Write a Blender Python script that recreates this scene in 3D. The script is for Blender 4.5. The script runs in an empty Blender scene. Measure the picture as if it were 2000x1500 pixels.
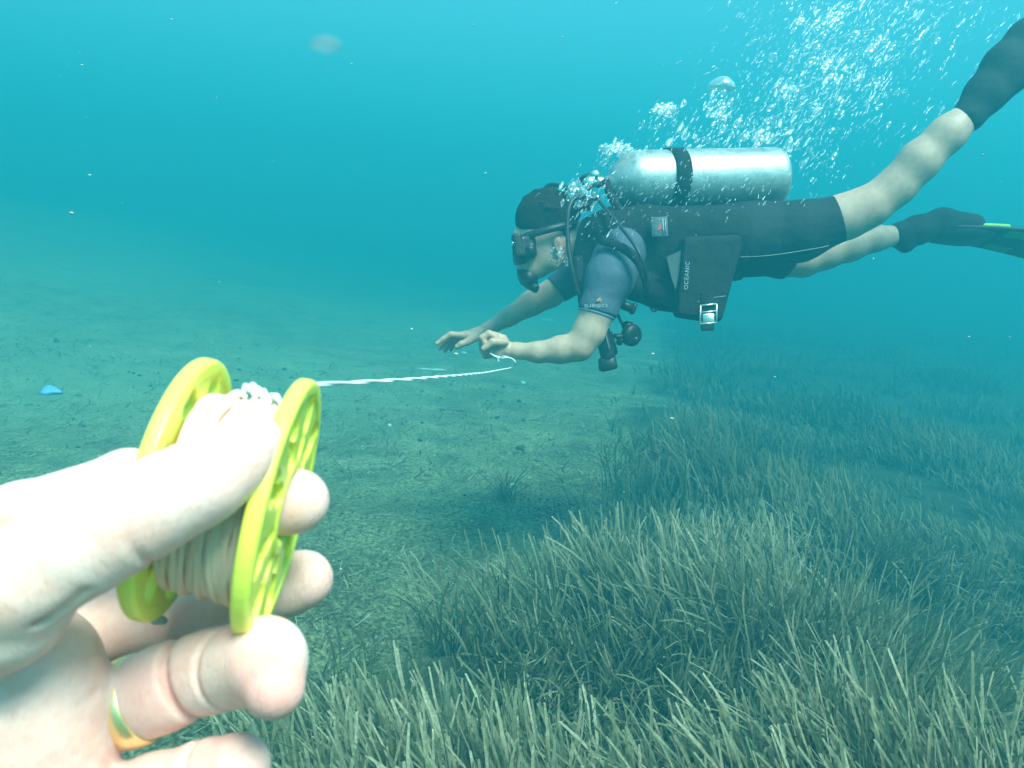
import bpy, math, random
import numpy as np
from mathutils import Vector, Matrix

C = bpy.context.scene.collection
SC = bpy.context.scene
rad = math.radians

# ------------------------------------------------------------------ camera
FPX = 1570.0                     # focal length in pixels of the 2000 px wide photograph
PITCH = math.atan(250.0 / FPX)   # looking slightly down
ROLL = rad(4.0)
CAM_Z = 1.0
cam_data = bpy.data.cameras.new("camera")
cam_data.sensor_width = 36.0
cam_data.lens = 36.0 * FPX / 2000.0
cam_data.clip_start = 0.02
cam_data.clip_end = 500.0
cam_data.dof.use_dof = True
cam_data.dof.focus_distance = 1.9
cam_data.dof.aperture_fstop = 28.0
cam = bpy.data.objects.new("camera", cam_data)
C.objects.link(cam)
SC.camera = cam
CAM_M = (Matrix.Translation((0, 0, CAM_Z)) @ Matrix.Rotation(math.pi / 2 - PITCH, 4, 'X')
         @ Matrix.Rotation(ROLL, 4, 'Z'))
cam.matrix_world = CAM_M
CAM_R = np.array(CAM_M.to_3x3())

# ------------------------------------------------------------------ light
SUN_EL, SUN_AZ = rad(56.0), rad(148.0)      # azimuth clockwise from +Y: high, over the camera's right shoulder
world = bpy.data.worlds.new("World")
SC.world = world
world.use_nodes = True
wn = world.node_tree
wn.nodes.clear()
wo = wn.nodes.new("ShaderNodeOutputWorld")
wb = wn.nodes.new("ShaderNodeBackground")
ws = wn.nodes.new("ShaderNodeTexSky")
ws.sky_type = 'NISHITA'
ws.sun_disc = False
ws.sun_elevation = SUN_EL
ws.sun_rotation = SUN_AZ
wm = wn.nodes.new("ShaderNodeMix")
wm.data_type = 'RGBA'
wm.blend_type = 'MULTIPLY'
wm.inputs[0].default_value = 1.0
wm.inputs[7].default_value = (1.0, 0.94, 0.83, 1)   # warm tint over the sky light, offsets its blue
wn.links.new(ws.outputs[0], wm.inputs[6])
wn.links.new(wm.outputs[2], wb.inputs[0])
wb.inputs[1].default_value = 0.15
wn.links.new(wb.outputs[0], wo.inputs[0])

sun_data = bpy.data.lights.new("sun", 'SUN')
sun_data.energy = 5.0
sun_data.angle = rad(24.0)
sun_data.color = (1.0, 0.985, 0.93)
sun = bpy.data.objects.new("sun", sun_data)
C.objects.link(sun)
sd = Vector((math.sin(SUN_AZ) * math.cos(SUN_EL), math.cos(SUN_AZ) * math.cos(SUN_EL), math.sin(SUN_EL)))
sun.rotation_euler = sd.to_track_quat('Z', 'Y').to_euler()
sun.location = sd * 20

SC.view_settings.view_transform = 'Standard'
SC.view_settings.look = 'None'
SC.view_settings.exposure = 1.9
SC.view_settings.gamma = 1.0
SC.view_settings.use_curve_mapping = False
SC.render.engine = 'CYCLES'
cy = SC.cycles
cy.use_denoising = True
cy.max_bounces = 8
cy.diffuse_bounces = 3
cy.glossy_bounces = 3
cy.transmission_bounces = 4
cy.transparent_max_bounces = 24
cy.volume_bounces = 3
cy.sample_clamp_indirect = 6.0
cy.caustics_reflective = False
cy.caustics_refractive = False

# ------------------------------------------------------------------ helpers
def cs(px, py, d):
    """photo pixel (2000 x 1500) at depth d -> camera-aligned metres"""
    return np.array([(px - 1000.0) / FPX * d, (750.0 - py) / FPX * d, -d], dtype=np.float64)

def to_world(p):
    p = np.asarray(p, dtype=np.float64)
    return p @ CAM_R.T + np.array([0, 0, CAM_Z])

def W(px, py, d):
    return to_world(cs(px, py, d))

def ground_pt(px, py, z=0.0):
    v = CAM_R @ cs(px, py, 1.0)
    t = (z - CAM_Z) / v[2]
    return np.array([v[0] * t, v[1] * t, z])

def tag(o, label=None, cat=None, group=None, kind=None):
    if label: o['label'] = label
    if cat: o['category'] = cat
    if group: o['group'] = group
    if kind: o['kind'] = kind
    return o

def empty(name, loc, label=None, cat=None, group=None):
    o = bpy.data.objects.new(name, None)
    o.empty_display_size = 0.05
    o.location = loc
    C.objects.link(o)
    return tag(o, label, cat, group)

def mesh_obj(name, verts, faces, mat=None, parent=None, origin=None, smooth=True, attrs=None):
    verts = np.asarray(verts, dtype=np.float32).reshape(-1, 3)
    org = np.array(origin if origin is not None else (parent.location if parent is not None else verts.mean(axis=0)), dtype=np.float32)
    verts = verts - org
    me = bpy.data.meshes.new(name)
    if isinstance(faces, np.ndarray):
        n, k = faces.shape
        me.vertices.add(len(verts))
        me.vertices.foreach_set("co", verts.ravel())
        me.loops.add(n * k)
        me.loops.foreach_set("vertex_index", faces.astype(np.int32).ravel())
        me.polygons.add(n)
        me.polygons.foreach_set("loop_start", np.arange(0, n * k, k, dtype=np.int32))
        me.update(calc_edges=True)
    else:
        me.from_pydata([tuple(map(float, v)) for v in verts], [], faces)
        me.update()
    if attrs:
        for an, av in attrs.items():
            a = me.attributes.new(an, 'FLOAT', 'POINT')
            a.data.foreach_set("value", np.asarray(av, dtype=np.float32))
    if smooth:
        me.polygons.foreach_set("use_smooth", np.ones(len(me.polygons), dtype=bool))
    if mat: me.materials.append(mat)
    o = bpy.data.objects.new(name, me)
    C.objects.link(o)
    if parent is not None:
        o.parent = parent
        po = parent
        base = np.zeros(3)
        while po is not None:
            base += np.array(po.location); po = po.parent
        o.location = Vector(org.astype(float) - base)
    else:
        o.location = Vector(org.astype(float))
    return o

# ---- signed distance sculpting (bodies, hands, moulded pieces)
class Field:
    def __init__(self, lo, hi, h):
        self.h = h
        self.lo = np.array(lo, dtype=np.float64)
        n = np.ceil((np.array(hi) - self.lo) / h).astype(int) + 1
        self.ax = [(self.lo[i] + h * np.arange(n[i])).astype(np.float32) for i in range(3)]
        self.F = np.full(tuple(n), 1.0, dtype=np.float32)
    def _sl(self, lo, hi):
        s = []
        for i in range(3):
            a = int(np.searchsorted(self.ax[i], lo[i])); b = int(np.searchsorted(self.ax[i], hi[i]))
            s.append(slice(max(a, 0), max(b, 0)))
        return tuple(s)
    def apply(self, fn, lo, hi, k=0.0, sub=False):
        m = max(k, 3 * self.h) + 2 * self.h
        s = self._sl(np.array(lo) - m, np.array(hi) + m)
        X = self.ax[0][s[0]][:, None, None]; Y = self.ax[1][s[1]][None, :, None]; Z = self.ax[2][s[2]][None, None, :]
        if 0 in (X.size, Y.size, Z.size): return
        d = fn(X, Y, Z)
        f = self.F[s]
        if sub:
            a, b = f, -d
            if k > 0:
                hh = np.maximum(k - np.abs(a - b), 0) / k
                self.F[s] = np.maximum(a, b) + hh * hh * k * 0.25
            else: self.F[s] = np.maximum(a, b)
        else:
            if k > 0:
                hh = np.maximum(k - np.abs(f - d), 0) / k
                self.F[s] = np.minimum(f, d) - hh * hh * k * 0.25
            else: self.F[s] = np.minimum(f, d)
    def cone(self, a, b, ra, rb, k=0.0, sub=False, flat=None, off=0.0):
        a = np.array(a, float); b = np.array(b, float); ra += off; rb += off
        ba = b - a; L2 = max(float(ba @ ba), 1e-12)
        fn_n = None
        if flat is not None:
            fn_n = np.array(flat[0], float); fn_n /= np.linalg.norm(fn_n); fs = 1.0 / flat[1] - 1.0
            ban = ba + fn_n * (fn_n @ ba) * fs; L2 = max(float(ban @ ban), 1e-12)
        def fn(X, Y, Z):
            px, py, pz = X - a[0], Y - a[1], Z - a[2]
            bb = ba
            if fn_n is not None:
                q = (px * fn_n[0] + py * fn_n[1] + pz * fn_n[2]) * fs
                px, py, pz = px + q * fn_n[0], py + q * fn_n[1], pz + q * fn_n[2]
                bb = ban
            t = np.clip((px * bb[0] + py * bb[1] + pz * bb[2]) / L2, 0, 1)
            return np.sqrt((px - t * bb[0]) ** 2 + (py - t * bb[1]) ** 2 + (pz - t * bb[2]) ** 2) - (ra + (rb - ra) * t)
        mx = max(ra, rb) * (flat[1] if flat is not None and flat[1] > 1 else 1)
        self.apply(fn, np.minimum(a, b) - mx, np.maximum(a, b) + mx, k, sub)
    def chain(self, pts, k=0.0, off=0.0, flat=None):
        """pts: (px, py, depth, radius)"""
        for p, q in zip(pts[:-1], pts[1:]):
            self.cone(cs(*p[:3]), cs(*q[:3]), p[3], q[3], k, flat=flat, off=off)
    def ell(self, c, r, k=0.0, rot=None, sub=False, off=0.0):
        c = np.array(c, float); r = np.array(r, float) + off
        R = np.eye(3) if rot is None else np.array(rot)
        rm = float(r.min())
        def fn(X, Y, Z):
            x, y, z = X - c[0], Y - c[1], Z - c[2]
            a = (R[0, 0] * x + R[1, 0] * y + R[2, 0] * z) / r[0]
            b = (R[0, 1] * x + R[1, 1] * y + R[2, 1] * z) / r[1]
            d = (R[0, 2] * x + R[1, 2] * y + R[2, 2] * z) / r[2]
            k0 = np.sqrt(a * a + b * b + d * d) + 1e-6
            k1 = np.sqrt((a / r[0]) ** 2 + (b / r[1]) ** 2 + (d / r[2]) ** 2) + 1e-6
            return k0 * (k0 - 1.0) / k1
        m = float(r.max())
        self.apply(fn, c - m, c + m, k, sub)
    def box(self, c, hs, rnd, k=0.0, rot=None, sub=False):
        c = np.array(c, float); hs = np.array(hs, float) - rnd
        R = np.eye(3) if rot is None else np.array(rot)
        def fn(X, Y, Z):
            x, y, z = X - c[0], Y - c[1], Z - c[2]
            q = [np.abs(R[0, i] * x + R[1, i] * y + R[2, i] * z) - hs[i] for i in range(3)]
            o = np.sqrt(np.maximum(q[0], 0) ** 2 + np.maximum(q[1], 0) ** 2 + np.maximum(q[2], 0) ** 2)
            return o + np.minimum(np.maximum(np.maximum(q[0], q[1]), q[2]), 0) - rnd
        m = float(np.linalg.norm(hs + rnd))
        self.apply(fn, c - m, c + m, k, sub)
    def torus(self, c, n, R, r, k=0.0, sub=False):
        c = np.array(c, float); n = np.array(n, float); n /= np.linalg.norm(n)
        def fn(X, Y, Z):
            x, y, z = X - c[0], Y - c[1], Z - c[2]
            t = x * n[0] + y * n[1] + z * n[2]
            rr = np.sqrt(np.maximum(x * x + y * y + z * z - t * t, 0))
            return np.sqrt((rr - R) ** 2 + t * t) - r
        self.apply(fn, c - R - r, c + R + r, k, sub)
    def clip(self, p, n, k=0.0):
        """keep the side the normal points away from"""
        p = np.array(p, float); n = np.array(n, float); n /= np.linalg.norm(n)
        X = self.ax[0][:, None, None]; Y = self.ax[1][None, :, None]; Z = self.ax[2][None, None, :]
        d = ((X - p[0]) * n[0] + (Y - p[1]) * n[1] + (Z - p[2]) * n[2]).astype(np.float32)
        if k > 0:
            hh = np.maximum(k - np.abs(self.F - d), 0) / k
            self.F = np.maximum(self.F, d) + hh * hh * k * 0.25
        else:
            self.F = np.maximum(self.F, d)
    def mesh(self):
        F = self.F; h = self.h
        F[0] = F[-1] = 1; F[:, 0] = F[:, -1] = 1; F[:, :, 0] = F[:, :, -1] = 1
        S = F < 0
        nx, ny, nz = F.shape
        cnt = np.zeros((nx - 1, ny - 1, nz - 1), np.uint8)
        for i in (0, 1):
            for j in (0, 1):
                for k in (0, 1):
                    cnt += S[i:nx - 1 + i, j:ny - 1 + j, k:nz - 1 + k]
        act = (cnt > 0) & (cnt < 8)
        idx = np.argwhere(act)
        ids = np.full(act.shape, -1, np.int32)
        ids[act] = np.arange(len(idx))
        acc = np.zeros((len(idx), 3)); n = np.zeros(len(idx))
        I, J, K = idx.T
        cor = [(i, j, k) for i in (0, 1) for j in (0, 1) for k in (0, 1)]
        for a in cor:
            for ax in range(3):
                if a[ax] == 1: continue
                b = list(a); b[ax] = 1
                fa = F[I + a[0], J + a[1], K + a[2]]; fb = F[I + b[0], J + b[1], K + b[2]]
                m = (fa < 0) != (fb < 0)
                t = fa[m] / (fa[m] - fb[m])
                p = np.tile(np.array(a, float), (m.sum(), 1)); p[:, ax] = t
                acc[m] += p; n[m] += 1
        V = (idx + acc / n[:, None]) * h + self.lo
        Q = []
        for ax in range(3):
            sa = [slice(None)] * 3; sb = [slice(None)] * 3
            sa[ax] = slice(0, -1); sb[ax] = slice(1, None)
            A = S[tuple(sa)]; B = S[tuple(sb)]
            for flip, M in ((False, A & ~B), (True, ~A & B)):
                e = np.argwhere(M)
                u, v = [(1, 2), (2, 0), (0, 1)][ax]
                e = e[(e[:, u] > 0) & (e[:, v] > 0) & (e[:, u] < F.shape[u] - 1) & (e[:, v] < F.shape[v] - 1)]
                def g(du, dv):
                    c = e.copy(); c[:, u] += du; c[:, v] += dv
                    return ids[c[:, 0], c[:, 1], c[:, 2]]
                q = np.stack([g(-1, -1), g(0, -1), g(0, 0), g(-1, 0)], 1)
                if flip: q = q[:, ::-1]
                Q.append(q)
        Q = np.concatenate(Q)
        Q = Q[(Q >= 0).all(axis=1)]
        return V, Q

def relax(V, Q, it=1, f=0.5):
    """a little smoothing of a sculpted surface"""
    V = V.copy()
    E = np.concatenate([Q[:, [0, 1]], Q[:, [1, 2]], Q[:, [2, 3]], Q[:, [3, 0]]])
    E = np.concatenate([E, E[:, ::-1]])
    deg = np.bincount(E[:, 0], minlength=len(V))[:, None]
    for _ in range(it):
        S = np.stack([np.bincount(E[:, 0], weights=V[E[:, 1], c], minlength=len(V)) for c in range(3)], 1)
        V += f * (S / np.maximum(deg, 1) - V)
    return V

def sculpt(name, fld, mat, parent, it=1, attrs_fn=None, tri_keep=None):
    V, Q = fld.mesh()
    V = relax(V, Q, it)
    at = attrs_fn(V) if attrs_fn else None
    return mesh_obj(name, to_world(V), Q, mat, parent, attrs=at)

# ---- sweeps
def catmull(pts, n=8):
    P = np.array(pts, float)
    P = np.vstack([2 * P[0] - P[1], P, 2 * P[-1] - P[-2]])
    out = []
    for i in range(1, len(P) - 2):
        for t in np.linspace(0, 1, n, endpoint=False):
            a, b, c, d = P[i - 1], P[i], P[i + 1], P[i + 2]
            out.append(0.5 * (2 * b + (c - a) * t + (2 * a - 5 * b + 4 * c - d) * t * t + (3 * b - a - 3 * c + d) * t ** 3))
    out.append(P[-2])
    return np.array(out)

def frames(pts):
    T = np.gradient(pts, axis=0); T /= np.linalg.norm(T, axis=1)[:, None] + 1e-12
    u = np.cross(T[0], [0.13, 0.31, 0.94]); u /= np.linalg.norm(u)
    U = []
    for t in T:
        u = u - t * (u @ t); u /= np.linalg.norm(u); U.append(u)
    U = np.array(U)
    return T, U, np.cross(T, U)

def tube_geo(pts, r, m=10, cap=True, closed=False):
    pts = np.asarray(pts, float); n = len(pts)
    r = np.broadcast_to(np.asarray(r, float), (n,))
    T, U, V = frames(pts)
    a = np.linspace(0, 2 * math.pi, m, endpoint=False)
    ring = pts[:, None, :] + r[:, None, None] * (np.cos(a)[None, :, None] * U[:, None, :] + np.sin(a)[None, :, None] * V[:, None, :])
    verts = ring.reshape(-1, 3)
    faces = []
    for i in range(n - 1 if not closed else n):
        i2 = (i + 1) % n
        for j in range(m):
            j2 = (j + 1) % m
            faces.append((i * m + j, i * m + j2, i2 * m + j2, i2 * m + j))
    if cap and not closed:
        c0, c1 = len(verts), len(verts) + 1
        verts = np.vstack([verts, pts[0] - T[0] * r[0] * .4, pts[-1] + T[-1] * r[-1] * .4])
        for j in range(m):
            j2 = (j + 1) % m
            faces.append((c0, j2, j)); faces.append((c1, (n - 1) * m + j, (n - 1) * m + j2))
    return verts, faces

class Bag:
    """collects shapes into one mesh"""
    def __init__(self): self.v = []; self.f = []; self.n = 0
    def add(self, v, f):
        v = np.asarray(v, float).reshape(-1, 3)
        self.v.append(v); self.f += [tuple(i + self.n for i in q) for q in f]; self.n += len(v)
        return self
    def tube(self, pts, r, m=10, cap=True, smooth_n=0, closed=False):
        if smooth_n: pts = catmull(pts, smooth_n)
        if smooth_n and np.ndim(r) > 0:
            r = np.interp(np.linspace(0, 1, len(pts)), np.linspace(0, 1, len(r)), r)
        return self.add(*tube_geo(pts, r, m, cap, closed))
    def lathe(self, c, axis, prof, m=32, up=None):
        """prof: (distance along axis, radius)"""
        axis = np.array(axis, float); axis /= np.linalg.norm(axis)
        u = np.cross(axis, [0.2, 0.3, 0.93] if up is None else up); u /= np.linalg.norm(u); w = np.cross(axis, u)
        a = np.linspace(0, 2 * math.pi, m, endpoint=False)
        vs = []
        for t, r in prof:
            vs.append(np.array(c) + axis * t + r * (np.cos(a)[:, None] * u + np.sin(a)[:, None] * w))
        f = []
        for i in range(len(prof) - 1):
            for j in range(m):
                j2 = (j + 1) % m
                f.append((i * m + j, i * m + j2, (i + 1) * m + j2, (i + 1) * m + j))
        f.append(tuple(range(m))[::-1]); f.append(tuple((len(prof) - 1) * m + j for j in range(m)))
        return self.add(np.concatenate(vs), f)
    def box(self, c, hs, R=None, bev=0.0):
        R = np.eye(3) if R is None else np.array(R)
        hs = np.array(hs, float)
        b = min(bev, hs.min() * .9)
        vs = []; 
        # chamfered box as a stack of three rings
        zs = [(-hs[2], b), (-hs[2] + b, 0), (hs[2] - b, 0), (hs[2], b)] if b > 0 else [(-hs[2], 0), (hs[2], 0)]
        for z, i in zs:
            x, y = hs[0] - i, hs[1] - i
            q = b
            for sx, sy in ((1, 1), (-1, 1), (-1, -1), (1, -1)):
                if b > 0:
                    pa, pb = (sx * x, sy * (y - q)), (sx * (x - q), sy * y)
                    if sx * sy < 0: pa, pb = pb, pa
                    vs += [(pa[0], pa[1], z), (pb[0], pb[1], z)]
                else: vs.append((sx * x, sy * y, z))
        k = 8 if b > 0 else 4
        f = []
        for i in range(len(zs) - 1):
            for j in range(k):
                j2 = (j + 1) % k
                f.append((i * k + j, i * k + j2, (i + 1) * k + j2, (i + 1) * k + j))
        f.append(tuple(range(k))[::-1]); f.append(tuple((len(zs) - 1) * k + j for j in range(k)))
        return self.add(np.array(c) + np.array(vs) @ R.T, f)
    def build(self, name, mat, parent=None, world=False, smooth=True, **kw):
        v = np.concatenate(self.v)
        o = mesh_obj(name, v if world else to_world(v), self.f, mat, parent, smooth=smooth, **kw)
        return o

def rot_axes(x, yhint):
    x = np.array(x, float); x /= np.linalg.norm(x)
    z = np.cross(x, yhint); z /= np.linalg.norm(z)
    y = np.cross(z, x)
    return np.stack([x, y, z], axis=1)

# ---- materials
def nmat(name):
    m = bpy.data.materials.new(name); m.use_nodes = True
    return m, m.node_tree, m.node_tree.nodes['Principled BSDF']

def noise_node(nt, scale, detail=4, rough=.55, coord='Object', vec=None):
    tc = nt.nodes.new('ShaderNodeTexCoord'); n = nt.nodes.new('ShaderNodeTexNoise')
    n.inputs['Scale'].default_value = scale; n.inputs['Detail'].default_value = detail
    n.inputs['Roughness'].default_value = rough
    nt.links.new(vec if vec is not None else tc.outputs[coord], n.inputs['Vector'])
    return n

def ramp_node(nt, fac, stops):
    r = nt.nodes.new('ShaderNodeValToRGB')
    e = r.color_ramp.elements
    while len(e) < len(stops): e.new(0.5)
    for el, (p, c) in zip(e, stops):
        el.position = p; el.color = (*c, 1)
    nt.links.new(fac, r.inputs[0])
    return r

def mix_col(nt, fac, a, b, mode='MIX'):
    m = nt.nodes.new('ShaderNodeMix'); m.data_type = 'RGBA'; m.blend_type = mode
    if hasattr(fac, 'links') or hasattr(fac, 'node'): nt.links.new(fac, m.inputs[0])
    else: m.inputs[0].default_value = fac
    for s, i in ((a, 6), (b, 7)):
        if isinstance(s, tuple): m.inputs[i].default_value = (*s, 1)
        else: nt.links.new(s, m.inputs[i])
    return m.outputs[2]

def bump(nt, b, h, dist, strength=1.0):
    n = nt.nodes.new('ShaderNodeBump'); n.inputs['Distance'].default_value = dist
    n.inputs['Strength'].default_value = strength
    nt.links.new(h, n.inputs['Height']); nt.links.new(n.outputs[0], b.inputs['Normal'])
    return n

def simple_mat(name, col, col2=None, rough=.6, metal=0.0, scale=40, bdist=0.0, bscale=None, spec=None, sss=0.0):
    m, nt, b = nmat(name)
    n = noise_node(nt, scale)
    c2 = col2 if col2 else tuple(min(1, c * 1.25 + .003) for c in col)
    r = ramp_node(nt, n.outputs[0], [(.3, col), (.7, c2)])
    nt.links.new(r.outputs[0], b.inputs['Base Color'])
    b.inputs['Roughness'].default_value = rough; b.inputs['Metallic'].default_value = metal
    if spec is not None: b.inputs['Specular IOR Level'].default_value = spec
    if sss:
        b.inputs['Subsurface Weight'].default_value = sss
    if bdist:
        bn = noise_node(nt, bscale or scale * 4, 5)
        bump(nt, b, bn.outputs[0], bdist)
    return m

def attr_node(nt, name):
    a = nt.nodes.new('ShaderNodeAttribute'); a.attribute_name = name
    return a.outputs['Fac']

def skin_mat(name, a, b_, red, bscale, bdist, sss, rough=.5, wrinkle=False):
    m, nt, b = nmat(name)
    n = noise_node(nt, 60, 5)
    r = ramp_node(nt, n.outputs[0], [(.3, a), (.7, b_)])
    c = mix_col(nt, attr_node(nt, 'redness'), r.outputs[0], red)
    nt.links.new(c, b.inputs['Base Color'])
    b.inputs['Roughness'].default_value = rough
    b.inputs['Subsurface Weight'].default_value = sss
    b.inputs['Subsurface Radius'].default_value = (1.0, .35, .2)
    b.inputs['Subsurface Scale'].default_value = .010 if wrinkle else .006
    w = nt.nodes.new('ShaderNodeTexVoronoi'); w.inputs['Scale'].default_value = bscale
    tc = nt.nodes.new('ShaderNodeTexCoord'); nt.links.new(tc.outputs['Object'], w.inputs['Vector'])
    n2 = noise_node(nt, bscale * .35, 4)
    ad = nt.nodes.new('ShaderNodeMath'); ad.operation = 'ADD'
    nt.links.new(w.outputs['Distance'], ad.inputs[0]); nt.links.new(n2.outputs[0], ad.inputs[1])
    hh = ad.outputs[0]
    if wrinkle:      # fine skin folds running across the fingers, plus blotches
        mp = nt.nodes.new('ShaderNodeMapping'); mp.inputs['Scale'].default_value = (900, 260, 320)
        mp.inputs['Rotation'].default_value = (0, .3, 0)
        nt.links.new(tc.outputs['Object'], mp.inputs[0])
        wn_ = noise_node(nt, 1.0, 6, .65, vec=mp.outputs[0])
        rp = ramp_node(nt, wn_.outputs[0], [(.40, (0, 0, 0)), (.52, (1, 1, 1))])
        a2 = nt.nodes.new('ShaderNodeMath'); a2.operation = 'MULTIPLY_ADD'; a2.inputs[1].default_value = 1.6
        nt.links.new(rp.outputs[0], a2.inputs[0]); nt.links.new(hh, a2.inputs[2]); hh = a2.outputs[0]
        bl = noise_node(nt, 110, 6, .7)
        blr = ramp_node(nt, bl.outputs[0], [(.36, (.95, .86, .82)), (.55, (1, 1, 1)), (.7, (1.04, 1.03, 1.0))])
        nt.links.new(mix_col(nt, .9, c, blr.outputs[0], 'MULTIPLY'), b.inputs['Base Color'])
    bump(nt, b, hh, bdist)
    return m

# cheap smooth value noise for shaping ground and scatter
_rs = np.random.RandomState(7)
_tab = _rs.rand(256, 256)
def vnoise(x, y, s=1.0, o=0):
    x = np.asarray(x) * s + o * 17.3 + 1000; y = np.asarray(y) * s + o * 9.1 + 1000
    xi = np.floor(x).astype(int); yi = np.floor(y).astype(int)
    fx = x - xi; fy = y - yi; fx = fx * fx * (3 - 2 * fx); fy = fy * fy * (3 - 2 * fy)
    g = lambda a, b: _tab[a & 255, b & 255]
    return (g(xi, yi) * (1 - fx) + g(xi + 1, yi) * fx) * (1 - fy) + (g(xi, yi + 1) * (1 - fx) + g(xi + 1, yi + 1) * fx) * fy

# ------------------------------------------------------------------ the water
def build_water():
    x, y, z0, z1 = 85, 85, -2.0, 4.7
    v = [(a, b, c) for a in (-x, x) for b in (-y, y) for c in (z0, z1)]
    f = [(0, 1, 3, 2), (4, 6, 7, 5), (0, 4, 5, 1), (2, 3, 7, 6), (0, 2, 6, 4), (1, 5, 7, 3)]
    m = bpy.data.materials.new('sea_water_haze'); m.use_nodes = True
    nt = m.node_tree; nt.nodes.clear()
    o = nt.nodes.new('ShaderNodeOutputMaterial'); p = nt.nodes.new('ShaderNodeVolumePrincipled')
    p.inputs['Color'].default_value = (0.032, 0.330, 0.392, 1)
    p.inputs['Absorption Color'].default_value = (0, 0.10, 0.10, 1)
    p.inputs['Density'].default_value = 0.255
    p.inputs['Anisotropy'].default_value = 0.3
    nt.links.new(p.outputs[0], o.inputs['Volume'])
    h = mesh_obj('haze', v, f, m, None, origin=(0, 0, 0), smooth=False)
    tag(h, 'clear blue green sea water filling the whole scene', None, None, 'stuff')
build_water()

# ------------------------------------------------------------------ the seabed
def seabed_h(x, y):
    x = np.asarray(x, float); y = np.asarray(y, float)
    h = .10 * (vnoise(x, y, .45, 1) - .5) + .05 * (vnoise(x, y, 1.5, 2) - .5) + .03 * (vnoise(x, y, 3.7, 6) - .5) + .022 * (vnoise(x, y, 8, 3) - .5)
    h += .055 * np.maximum(0, -x - 1.2) ** 1.05 * np.clip((y + 3) / 6, 0, 1)      # the slope climbs to the left
    h += .008 * np.clip(y - 4, 0, 60)
    r = np.hypot(x, y)
    h = h * np.clip((r + 1.2) / 2.0, .4, 1)
    h += .016 * np.maximum(0, -x - 1.4 - .15 * np.maximum(0, 6 - y)) ** 2 * np.clip((y + 2) / 6, 0, 1)   # sandy bank added on the left to make the distance brighter and greener
    return np.where(h > 0, 1.7 * np.tanh(h / 1.7), h)

EDGE_PX = [(480, 1640), (540, 1500), (640, 1380), (800, 1290), (900, 1225), (1060, 1190), (1170, 1190), (1200, 1080),
           (1235, 960), (1215, 880), (1235, 800), (1290, 745), (1270, 690), (1290, 650), (1290, 620)]
_e = np.array([ground_pt(*p) for p in EDGE_PX])
_e = _e[np.argsort(_e[:, 1])]
def meadow(x, y):
    """> 0 inside the seagrass meadow (metres from its edge)"""
    ex = np.interp(y, _e[:, 1], _e[:, 0])
    ex = np.where(y < _e[0, 1], _e[0, 0] - (y - _e[0, 1]) * .3, ex)
    return x - ex + .22 * (vnoise(x, y, 2.2, 5) - .5) * np.clip(y * .5, .6, 3)

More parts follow.
